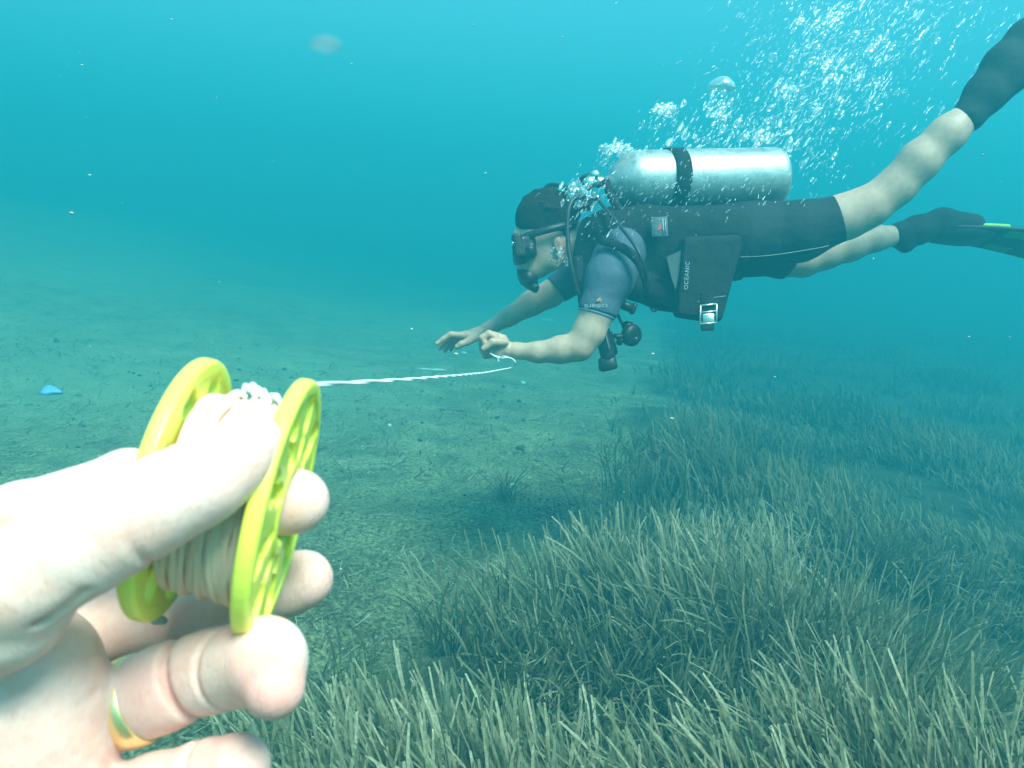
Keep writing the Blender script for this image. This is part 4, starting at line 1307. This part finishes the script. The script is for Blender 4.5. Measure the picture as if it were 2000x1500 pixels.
# brand patch on the shoulder side
pc = cs(1288, 443, 2.135); RP = rot_axes((1, .05, -.05), (0, 1, 0))
b = Bag(); b.box(pc, (.022, .026, .003), RP, .001); pt = b.build('patch', simple_mat('patch_blue', (.05, .08, .10), (.08, .11, .13), .7), vest)
b = Bag(); b.box(pc + np.array([.009, 0, .004]), (.0018, .020, .0008), RP); b.box(pc + np.array([.015, 0, .004]), (.0009, .020, .0008), RP); b.build('patch_stripe', M_PRINT, pt)
b = Bag(); b.add([pc + np.array(q) for q in ((-.008, -.010, .0042), (.006, -.006, .0042), (.004, .012, .0042), (-.008, -.010, .003), (.006, -.006, .003), (.004, .012, .003))], [(0, 1, 2), (5, 4, 3), (0, 3, 4, 1), (1, 4, 5, 2), (2, 5, 3, 0)]); b.build('patch_emblem', M_RED, pt, smooth=False)
# pale panel between the pocket and the vest shell
b = Bag()
tri = [(1302, 502), (1331, 488), (1329, 520), (1320, 567), (1312, 545)]
V = [cs(x, y, d) for d in (2.108, 2.125) for x, y in tri]
b.add(V, [tuple(range(5)), tuple(range(9, 4, -1))] + [(i, (i + 1) % 5, 5 + (i + 1) % 5, 5 + i) for i in range(5)]); b.build('side_panel', simple_mat('grey_panel', (.04, .06, .06), (.06, .085, .085), .7), vest, smooth=False)
# webbing straps over the shoulder and down the chest
def band(pts, w, t, name, mat, par, side):
    P = catmull([cs(*p) for p in pts], 8); T, _, _ = frames(P)
    s = np.array(side, float); V = []; F = []
    for p, tt in zip(P, T):
        a = s - tt * (s @ tt); a /= np.linalg.norm(a); n = np.cross(tt, a)
        V += [p + a * w + n * t, p - a * w + n * t, p - a * w - n * t, p + a * w - n * t]
    for i in range(len(P) - 1):
        for j in range(4): F.append((4 * i + j, 4 * i + (j + 1) % 4, 4 * i + 4 + (j + 1) % 4, 4 * i + 4 + j))
    F += [(3, 2, 1, 0), tuple(4 * (len(P) - 1) + j for j in range(4))]
    b = Bag(); b.add(V, F); return b.build(name, mat, par)
band([(1172, 468, 2.13), (1215, 484, 2.10), (1246, 510, 2.09), (1262, 548, 2.10), (1268, 575, 2.12)], .012, .0018, 'strap', M_GREY, vest, (.7, .7, .1)).data.materials[0] = M_VEST
band([(1128, 500, 2.19), (1132, 545, 2.17), (1148, 590, 2.17), (1155, 612, 2.18)], .014, .002, 'strap', M_VEST, vest, (1, .1, .2))
# tank band around the cylinder
def ringband(a0, w, r, name, mat, par, tilt=0.0):
    b = Bag(); n = 72; V = []; F = []
    for i in range(n):
        th = 2 * math.pi * i / n
        for dx, rr in ((-w, r), (-w, r + .004), (w, r + .004), (w, r)):
            V.append(tk(a0 + dx + tilt * math.cos(th + 2.0), rr + .0008 * math.sin(3 * th), th))
    for i in range(n):
        for j in range(4): F.append((4 * i + j, 4 * i + (j + 1) % 4, 4 * ((i + 1) % n) + (j + 1) % 4, 4 * ((i + 1) % n) + j))
    b.add(V, F); return b.build(name, mat, par)
ringband(.118, .022, TR + .0008, 'tank_band', M_VEST, vest, .010)
b = Bag(); b.box(tk(.120, TR + .010, 1.0), (.020, .012, .007), rot_axes(tax, (0, 1, .4)), .003)
b.build('cam_buckle', M_RUBBER, vest)
band([(1182, 350, 2.20), (1192, 380, 2.185), (1210, 410, 2.19), (1228, 432, 2.2)], .011, .002, 'strap', M_VEST, vest, (1, .3, 0))
# inflator grip, hook and hem details hanging under the vest
b = Bag(); b.tube([cs(1206, 590, 2.2), cs(1216, 595, 2.19), cs(1234, 602, 2.185)], [.011, .013, .013], 12); b.box(cs(1237, 603, 2.185), (.006, .016, .014), rot_axes((1, -.35, 0), (0, 1, 0)), .003); b.build('inflator', M_RUBBER, vest)
b = Bag(); b.tube([cs(*p) for p in ((1270, 592, 2.17), (1271, 602, 2.17), (1276, 608, 2.17), (1282, 606, 2.17), (1284, 602, 2.17))], .0028, 8, smooth_n=5); b.build('clip_hook', M_RUBBER, vest)

# ------------------------------------------------------------------ regulator, hoses and gauges
reg = empty('regulator', W(1145, 375, 2.27), 'black regulator set with hoses, mouthpiece and gauges hanging from the tank valve', 'regulator')
b = Bag()
b.lathe(cs(1143, 372, 2.262), (.15, -1, .1), [(-.030, .012), (-.026, .019), (-.004, .020), (0, .022), (.022, .022), (.028, .018), (.040, .016), (.046, .010)], 24)
first = b.build('first_stage', M_CHROME, reg)
b = Bag(); b.lathe(cs(1143, 392, 2.262), (.15, -1, .1), [(0, .018), (.004, .0215), (.020, .0215), (.026, .016)], 24); b.build('end_cap', M_RUBBER, first)
b = Bag(); b.lathe(cs(1152, 357, 2.235), (.1, .2, 1), [(-.010, .016), (0, .018), (.010, .017), (.016, .010)], 20); b.build('yoke_screw', M_CHROME, first)
def hose(pts, r=.0066, name='hose', mat=None, n=8):
    b = Bag(); b.tube([cs(*p) for p in pts], r, 10, smooth_n=n); return b.build(name, mat or M_RUBBER, reg)
hose([(1140, 374, 2.25), (1118, 370, 2.28), (1096, 364, 2.33), (1078, 361, 2.38), (1064, 370, 2.43), (1046, 410, 2.47), (1026, 470, 2.475), (1014, 525, 2.46), (1020, 552, 2.43), (1030, 552, 2.40)])
hose([(1150, 388, 2.24), (1136, 384, 2.21), (1120, 390, 2.19), (1111, 408, 2.18), (1108, 440, 2.175), (1110, 480, 2.17), (1116, 520, 2.165), (1126, 560, 2.17), (1140, 590, 2.18), (1160, 620, 2.24)])
hose([(1150, 388, 2.24), (1164, 388, 2.21), (1178, 402, 2.17), (1205, 435, 2.12), (1235, 472, 2.075), (1253, 505, 2.06), (1262, 545, 2.085), (1256, 585, 2.14)], .0052)
b = Bag()
for p, ax_ in (((1150, 386.5, 2.24), (-1, .15, .6)), ((1160, 386.5, 2.22), (1, -.1, .6)), ((1134, 373, 2.255), (-1, .1, 0))):
    b.lathe(cs(*p), ax_, [(0, .0085), (.014, .0085), (.016, .007)], 8)
b.build('hose_fitting', M_CHROME, reg)
# second stage in the mouth
b = Bag(); rc = cs(1033, 542, 2.36); ra = np.array([-.80, -.55, .25]); ra /= np.linalg.norm(ra)
b.lathe(rc - ra * .020, ra, [(0, .014), (.006, .026), (.014, .033), (.030, .034), (.038, .031), (.042, .022), (.043, .006)], 32)
ss = b.build('second_stage', M_RUBBER, reg)
b = Bag(); b.lathe(rc - ra * .018, cs(1024, 520, 2.36) - rc, [(0, .016), (.030, .014), (.044, .017)], 16); b.build('mouthpiece', M_RUBBER, ss)
b = Bag(); b.tube([rc + np.array([.0, -.020, .0]), rc + np.array([.022, -.034, .028])], [.014, .010], 10); b.tube([rc + np.array([.0, -.020, .0]), rc + np.array([.022, -.034, -.028])], [.014, .010], 10); b.build('exhaust_tee', M_RUBBER, ss)
# gauge console hanging below the arm
b = Bag()
b.tube([cs(*p) for p in ((1172, 634, 2.215), (1178, 652, 2.21), (1184, 680, 2.21), (1188, 700, 2.21))], [.017, .022, .022, .019], 14, smooth_n=4)
b.tube([cs(*p) for p in ((1190, 650, 2.235), (1197, 676, 2.23), (1200, 692, 2.23))], [.008, .010, .010], 10, smooth_n=4)
RR = rot_axes((1, .22, 0), (0, 1, 0))
b.box(cs(1187, 710, 2.21), (.024, .020, .014), RR, .006); b.box(cs(1178, 717, 2.21), (.012, .010, .010), RR, .003)
con = b.build('gauge_console', M_RUBBER, reg)
b = Bag(); b.tube([cs(1182, 650, 2.186), cs(1190, 682, 2.184)], .0025, 6); b.build('gauge_trim', M_GREY, con)
hose([(1200, 600, 2.2), (1203, 607, 2.2), (1210, 622, 2.2), (1216, 634, 2.2)], .0042)
# spare second stage
b = Bag(); oc = cs(1231, 654, 2.21); oa = np.array([.55, -.15, .8]); oa /= np.linalg.norm(oa)
b.lathe(oc - oa * .016, oa, [(0, .012), (.005, .024), (.012, .030), (.026, .031), (.033, .027), (.036, .014)], 28)
b.tube([cs(1228, 640, 2.21), cs(1218, 632, 2.21)], [.020, .010], 10)
b.tube([cs(1238, 660, 2.21), cs(1241, 672, 2.21)], [.016, .009], 10)
b.tube([cs(1222, 656, 2.2), cs(1206, 658, 2.19), cs(1199, 655, 2.19)], [.010, .008, .006], 8); b.tube([cs(1216, 660, 2.2), cs(1207, 672, 2.2)], [.010, .008], 8)
b.build('spare_mouthpiece', M_RUBBER, reg)

# ------------------------------------------------------------------ mask
mask = empty('diving_mask', W(1022, 488, 2.36), 'black diving mask with strap over the eyes of the diver', 'diving mask')
f = Field(cs(975, 535, 2.36) - [0, 0, .12], cs(1070, 430, 2.36) + [0, 0, .12], .0028)
RM = rot_axes((1, .12, 0), (0, 1, 0))
f.box(cs(1025, 489, 2.36), (.032, .034, .074), .014, 0, rot=RM)
f.box(cs(1011, 487, 2.36), (.013, .034, .080), .006, .006, rot=RM)
f.box(cs(1017, 505, 2.36), (.020, .020, .026), .009, .012, rot=RM)
f.box(cs(1018, 508, 2.325), (.016, .010, .016), .007, .01, rot=RM)
f.ell(cs(1036, 487, 2.285), (.012, .012, .008), .006)
sculpt('frame', f, M_RUBBER, mask, 1)
b = Bag(); b.box(cs(1001.8, 487, 2.36), (.0016, .027, .070), RM, .001); b.build('lens', M_GLASS, mask)
b = Bag(); b.box(cs(1001.5, 476, 2.29), (.004, .006, .006), RM, .002); b.build('lens_clip', M_CHROME, mask)
pts = []
for th in np.linspace(-2.45, 2.45, 40):
    pts.append(SKULL['c'] + np.array([.006 - .100 * math.cos(th + math.pi) if False else .010 + .094 * -math.cos(th + math.pi), -.072 + .050 * (1 + math.cos(th)) * .5, .086 * math.sin(th)]))
pts = np.array(pts); V = []; F = []
for p in pts:
    o = p - SKULL['c']; o[1] = 0; o /= np.linalg.norm(o)
    for dy, dr in ((-.011, 0), (.011, 0), (.011, .003), (-.011, .003)): V.append(p + np.array([0, dy, 0]) + o * dr)
for i in range(len(pts) - 1):
    for j in range(4): F.append((4 * i + j, 4 * i + (j + 1) % 4, 4 * i + 4 + (j + 1) % 4, 4 * i + 4 + j))
b = Bag(); b.add(V, F); b.build('strap', M_RUBBER, mask)

# ------------------------------------------------------------------ bubbles and drifting specks
def bubble_mat():
    m = bpy.data.materials.new('air_bubble'); m.use_nodes = True; nt = m.node_tree; nt.nodes.clear()
    o = nt.nodes.new('ShaderNodeOutputMaterial')
    g = nt.nodes.new('ShaderNodeBsdfGlossy'); g.inputs[0].default_value = (1, 1, 1, 1); g.inputs['Roughness'].default_value = .30
    d = nt.nodes.new('ShaderNodeBsdfDiffuse'); d.inputs[0].default_value = (.9, .95, .95, 1)
    t = nt.nodes.new('ShaderNodeBsdfTransparent'); t.inputs[0].default_value = (1, 1, 1, 1)
    a = nt.nodes.new('ShaderNodeMixShader'); a.inputs[0].default_value = .25
    nt.links.new(g.outputs[0], a.inputs[1]); nt.links.new(d.outputs[0], a.inputs[2])
    lw = nt.nodes.new('ShaderNodeLayerWeight'); lw.inputs[0].default_value = .55
    mr = nt.nodes.new('ShaderNodeMapRange'); mr.inputs[3].default_value = .10; mr.inputs[4].default_value = .72
    nt.links.new(lw.outputs['Facing'], mr.inputs[0])
    x = nt.nodes.new('ShaderNodeMixShader'); nt.links.new(mr.outputs[0], x.inputs[0])
    nt.links.new(t.outputs[0], x.inputs[1]); nt.links.new(a.outputs[0], x.inputs[2]); nt.links.new(x.outputs[0], o.inputs[0])
    return m
M_BUB = bubble_mat()
def ico(sub):
    import bmesh
    bm = bmesh.new(); bmesh.ops.create_icosphere(bm, subdivisions=sub, radius=1)
    v = np.array([list(x.co) for x in bm.verts]); f = np.array([[q.index for q in p.verts] for p in bm.faces]); bm.free(); return v, f
IV2, IF2 = ico(3); IV1, IF1 = ico(1)

def bubble_cloud():
    rs = np.random.RandomState(11)
    P = []   # px, py, d, r(px), stretch
    def add(n, px, py, sx, sy, ang, r0, rv, d=2.3, sd=.10, st=1.6):
        ca, sa = math.cos(ang), math.sin(ang)
        for _ in range(n):
            u, v = rs.normal(0, sx), rs.normal(0, sy)
            x = px + u * ca - v * sa; y = py - u * sa - v * ca
            P.append((x, y, d + rs.normal(0, sd), min(r0 * rs.lognormal(0, rv), 9), st * rs.uniform(.7, 1.4)))
    # main plume fanning up and to the right
    for _ in range(1000):
        t = rs.rand() ** .8
        cx = 1500 + 230 * t + rs.normal(0, 1) * (45 + 70 * t) * (1.35 if rs.rand() < .35 else 1); cyy = 300 - 330 * t + rs.normal(0, 25)
        if cx > 2030 or cyy < -40: continue
        P.append((cx, cyy, 2.42 + rs.normal(0, .14), min(1.8 * rs.lognormal(0, .45), 8), rs.uniform(1.2, 3.0)))
    for _ in range(1500):      # fine mist
        t = rs.rand() ** .8
        P.append((1500 + 230 * t + rs.normal(0, 1) * (60 + 80 * t), 300 - 330 * t + rs.normal(0, 35), 2.42 + rs.normal(0, .18), rs.uniform(.5, 1.1), rs.uniform(2.0, 4.5)))
    for _ in range(260):
        x = rs.uniform(1560, 1990); y = rs.uniform(-20, 300) 
        if (x - 1560) * .9 + (300 - y) < 60 or y > 330 - (x - 1560) * .25: continue
        P.append((x, y, 2.42 + rs.normal(0, .14), min(1.7 * rs.lognormal(0, .5), 7), rs.uniform(1.5, 3.4)))
    for c, n, s in (((1610, 42), 60, 17), ((1620, 122), 46, 14), ((1535, 180), 30, 14), ((1710, 95), 22, 16), ((1480, 272), 42, 10), ((1700, 180), 26, 22)):
        add(n, c[0], c[1], s, s, .9, 2.6, .5)
    add(150, 1330, 262, 45, 26, .15, 1.9, .45)            # plume above the tank band
    add(70, 1300, 215, 14, 6, 0, 2.8, .4)
    add(60, 1410, 215, 16, 22, .9, 2.8, .5)
    add(110, 1440, 262, 60, 18, .3, 1.9, .45)
    add(80, 1205, 291, 13, 7, .15, 2.9, .45, 2.25, .03)    # dense cluster at the tank shoulder
    add(26, 1185, 312, 9, 10, .9, 1.9, .4, 2.25, .03)
    add(60, 1605, 320, 26, 22, .9, 1.7, .4)
    add(46, 1140, 366, 20, 12, 0, 2.0, .45, 2.22, .02)     # round the first stage
    add(60, 1128, 392, 14, 20, 0, 2.1, .45, 2.22, .03)
    add(70, 1180, 385, 30, 18, 0, 1.4, .4, 2.18, .02)
    add(170, 1370, 375, 110, 26, .05, 1.5, .4, 2.14, .02)   # in front of the tank
    add(60, 1290, 330, 70, 24, .1, 1.3, .35, 2.16, .01)
    add(60, 1200, 440, 60, 22, 0, 1.3, .4, 2.06, .02)
    add(18, 1093, 492, 5, 8, -.8, 2.3, .3, 2.262, .004, 1.2)     # at the ear and jaw
    add(26, 1103, 505, 11, 4, -.5, 2.3, .35, 2.262, .004, 1.2)
    add(26, 1085, 512, 10, 6, -.3, 1.1, .3, 2.268, .004, 1.2)
    for _ in range(420):     # the plume keeps rising above the frame
        t = rs.rand() ** .7
        P.append((1740 + 420 * t + rs.normal(0, 1) * (110 + 130 * t), -60 - 1500 * t, 2.42 + rs.normal(0, .3), rs.uniform(1.0, 3.0), rs.uniform(1.2, 2.5)))
    for x, y, r in ((1619, 125, 8), (1560, 41, 7), (1541, 0, 7), (1706, 97, 6), (1743, 93, 6.5), (1303, 222, 6.5), (1314, 213, 7), (1335, 202, 7), (1412, 252, 7), (1505, 211, 7), (1503, 235, 6), (1529, 175, 6),
                    (1560, 172, 6), (1586, 117, 7), (1545, 116, 6), (1537, 298, 7), (1413, 182, 6), (1410, 215, 9), (1625, 255, 6), (1736, 243, 5), (1205, 287, 9), (1218, 290, 8), (1193, 293, 8), (1158, 352, 6)):
        P.append((x, y, 2.30 if x > 1250 else 2.22, r, 1.3))
    P = sorted(P, key=lambda p: -p[3] * (p[1] > -12))
    up = CAM_R.T @ np.array([0, 0, 1.0])
    big, rest = P[:276], P[276:]
    def orient(rs_, st):
        a = rad(52) + rs_.normal(0, .22)
        ax = np.array([math.cos(a), math.sin(a), rs_.normal(0, .25)]); ax /= np.linalg.norm(ax)
        y = np.cross([0, 0, 1.0], ax); y /= np.linalg.norm(y); z = np.cross(ax, y)
        return np.stack([ax, y, z], 1)
    meshes = []
    for k in range(8):
        V = IV2 * (1 + .10 * np.sin(IV2[:, [0]] * 3.1 + k) * np.cos(IV2[:, [1]] * 2.7 + 2 * k) + .05 * np.sin(IV2[:, [2]] * 6 + k))
        me = bpy.data.meshes.new('bubble'); me.from_pydata([tuple(map(float, v)) for v in V], [], [tuple(map(int, q)) for q in IF2])
        me.polygons.foreach_set("use_smooth", np.ones(len(me.polygons), bool)); me.materials.append(M_BUB); meshes.append(me)
    def region(px, py):
        if px > 1700: return 'beside the raised leg' if py > 150 else 'near the top right corner'
        if py < 60: return 'at the top edge right of centre'
        if py < 160: return 'in the bright core of the tall plume'
        if px > 1590: return 'on the right fringe of the tall plume'
        return 'low in the tall plume just above the tank'
    def where(px, py):
        if px < 1115 and py > 440: return 'small bright bubble clinging to the cheek below the ear of the diver', 'bubbles at the ear of the diver'
        if px < 1172: return 'small air bubble leaking around the first stage of the regulator', 'bubbles round the tank valve'
        if px < 1245 and py < 325: return 'bubble in the tight white cluster above the shoulder of the tank', 'bubble cluster at the tank shoulder'
        if py > 318 and px < 1545: return 'tiny bubble rising in front of the silver tank', 'bubbles in front of the tank'
        if px < 1475: return 'rising air bubble in the smaller plume above the tank band', 'bubbles above the tank band'
        return 'rising air bubble ' + region(px, py), 'bubbles of the tall plume'
    for i, (px, py, d, r, st) in enumerate(big):
        rr = r * d / FPX
        o = bpy.data.objects.new('bubble', meshes[i % 8]); C.objects.link(o)
        R = orient(rs, st) if r < 6 else orient(rs, 1)
        s = st if r < 6 else 1.25
        M = Matrix((CAM_R @ R).tolist()).to_4x4() @ Matrix.Diagonal((rr * s, rr * .8, rr * .8, 1))
        M.translation = Vector(W(px, py, d)); o.matrix_world = M
        lb, gr = where(px, py)
        lb = ('large bright ' if r > 5.9 else 'bright ' if r > 4.6 else 'faint ') + lb.replace('small ', '').replace('tiny ', '')
        tag(o, lb, 'bubble', gr)
    n = len(rest); V = np.zeros((n, len(IV1), 3))
    for i, (px, py, d, r, st) in enumerate(rest):
        rr = r * d / FPX
        V[i] = cs(px, py, d) + (IV1 * np.array([rr * st * 1.45, rr * .52, rr * .52])) @ orient(rs, st).T
    F = (IF1[None] + len(IV1) * np.arange(n)[:, None, None]).reshape(-1, 3)
    o = mesh_obj('bubble_stream', to_world(V.reshape(-1, 3)), F, M_BUB, None)
    tag(o, 'fine stream of tiny air bubbles rising from the regulator of the diver', None, None, 'stuff')
    # one large mushroom cap bubble
    v, f = ico(4); v = v.copy()
    v[:, 2] = np.where(v[:, 2] < 0, -.12 * (1 - (v[:, 0] ** 2 + v[:, 1] ** 2)) + .05 * np.sin(v[:, 0] * 9) * .5, v[:, 2] * .78 + .05 * np.sin(v[:, 0] * 4 + 1))
    v *= .040
    o = mesh_obj('cap_bubble', v + W(1409, 172, 2.33), f, M_BUB, None)
    tag(o, 'large dome shaped bubble above the middle of the tank', 'bubble')
    rs2 = np.random.RandomState(4)
bubble_cloud()

def specks():
    rs = np.random.RandomState(23)
    m = simple_mat('marine_snow', (.36, .34, .25), (.5, .48, .38), .9)
    lst = [(948, 338, 1.1, .0026, 'pale speck drifting in open water left of the diver'), (1098, 72, 1.2, .0026, 'pale speck drifting in open water near the top centre'),
           (140, 416, .8, .0035, 'dusty tan speck drifting in open water on the left'), (335, 38, .9, .0024, 'pale tan speck near the top left'),
           (160, 127, .9, .0024, 'tiny tan speck in the green water at the upper left'), (1275, 691, 1.6, .0055, 'orange tan flake drifting right of the hanging gauge console'),
           (1312, 817, 1.4, .0055, 'orange tan flake drifting over the left edge of the seagrass meadow'), (890, 691, 1.3, .0060, 'blurred tan speck drifting below the open hand'),
           (175, 342, .9, .0028, 'faint tan speck left of centre in open water'), (663, 903, 1.2, .0022, 'tiny bright speck just right of the yellow spool'),
           (1513, 736, 1.8, .0045, 'pale flake over the distant meadow at the right'), (1892, 658, 1.8, .0045, 'pale speck in blue water at the far right'),
           (637, 85, .09, .0012, 'soft out of focus pinkish speck close to the lens at the upper left'), (310, 1212, .245, .0020, 'pale grain of sand on the fingers under the spool')]
    V, F = IV1, IF1
    mt = bpy.data.materials.new('soft_speck'); mt.use_nodes = True; nt = mt.node_tree; pb = nt.nodes['Principled BSDF']
    pb.inputs['Base Color'].default_value = (.5, .42, .36, 1); pb.inputs['Alpha'].default_value = .16
    for px, py, d, r, lb in lst:
        if d > .5: r *= .5
        v = V * r * np.array([1.4, .8, .7]) * (1 + .3 * rs.rand(len(V), 1))
        o = mesh_obj('drifting_speck', v + W(px, py, d), [tuple(q) for q in F], m if d > .2 else mt, None)
        tag(o, lb, 'speck')
    n = 260; P = []
    for _ in range(n):
        d = rs.uniform(.9, 4.5); px, py = rs.uniform(0, 2000), rs.uniform(0, 1200)
        p = W(px, py, d)
        if p[2] < .3: continue
        P.append(p + V * (rs.gamma(2, .00025) * d ** .5 + .0003) * rs.uniform(.6, 1.5, 3))
    Vv = np.concatenate(P); Ff = (F[None] + len(V) * np.arange(len(P))[:, None, None]).reshape(-1, 3)
    o = mesh_obj('marine_snow', Vv, Ff, m, None); tag(o, 'fine pale particles suspended throughout the water', None, None, 'stuff')
specks()
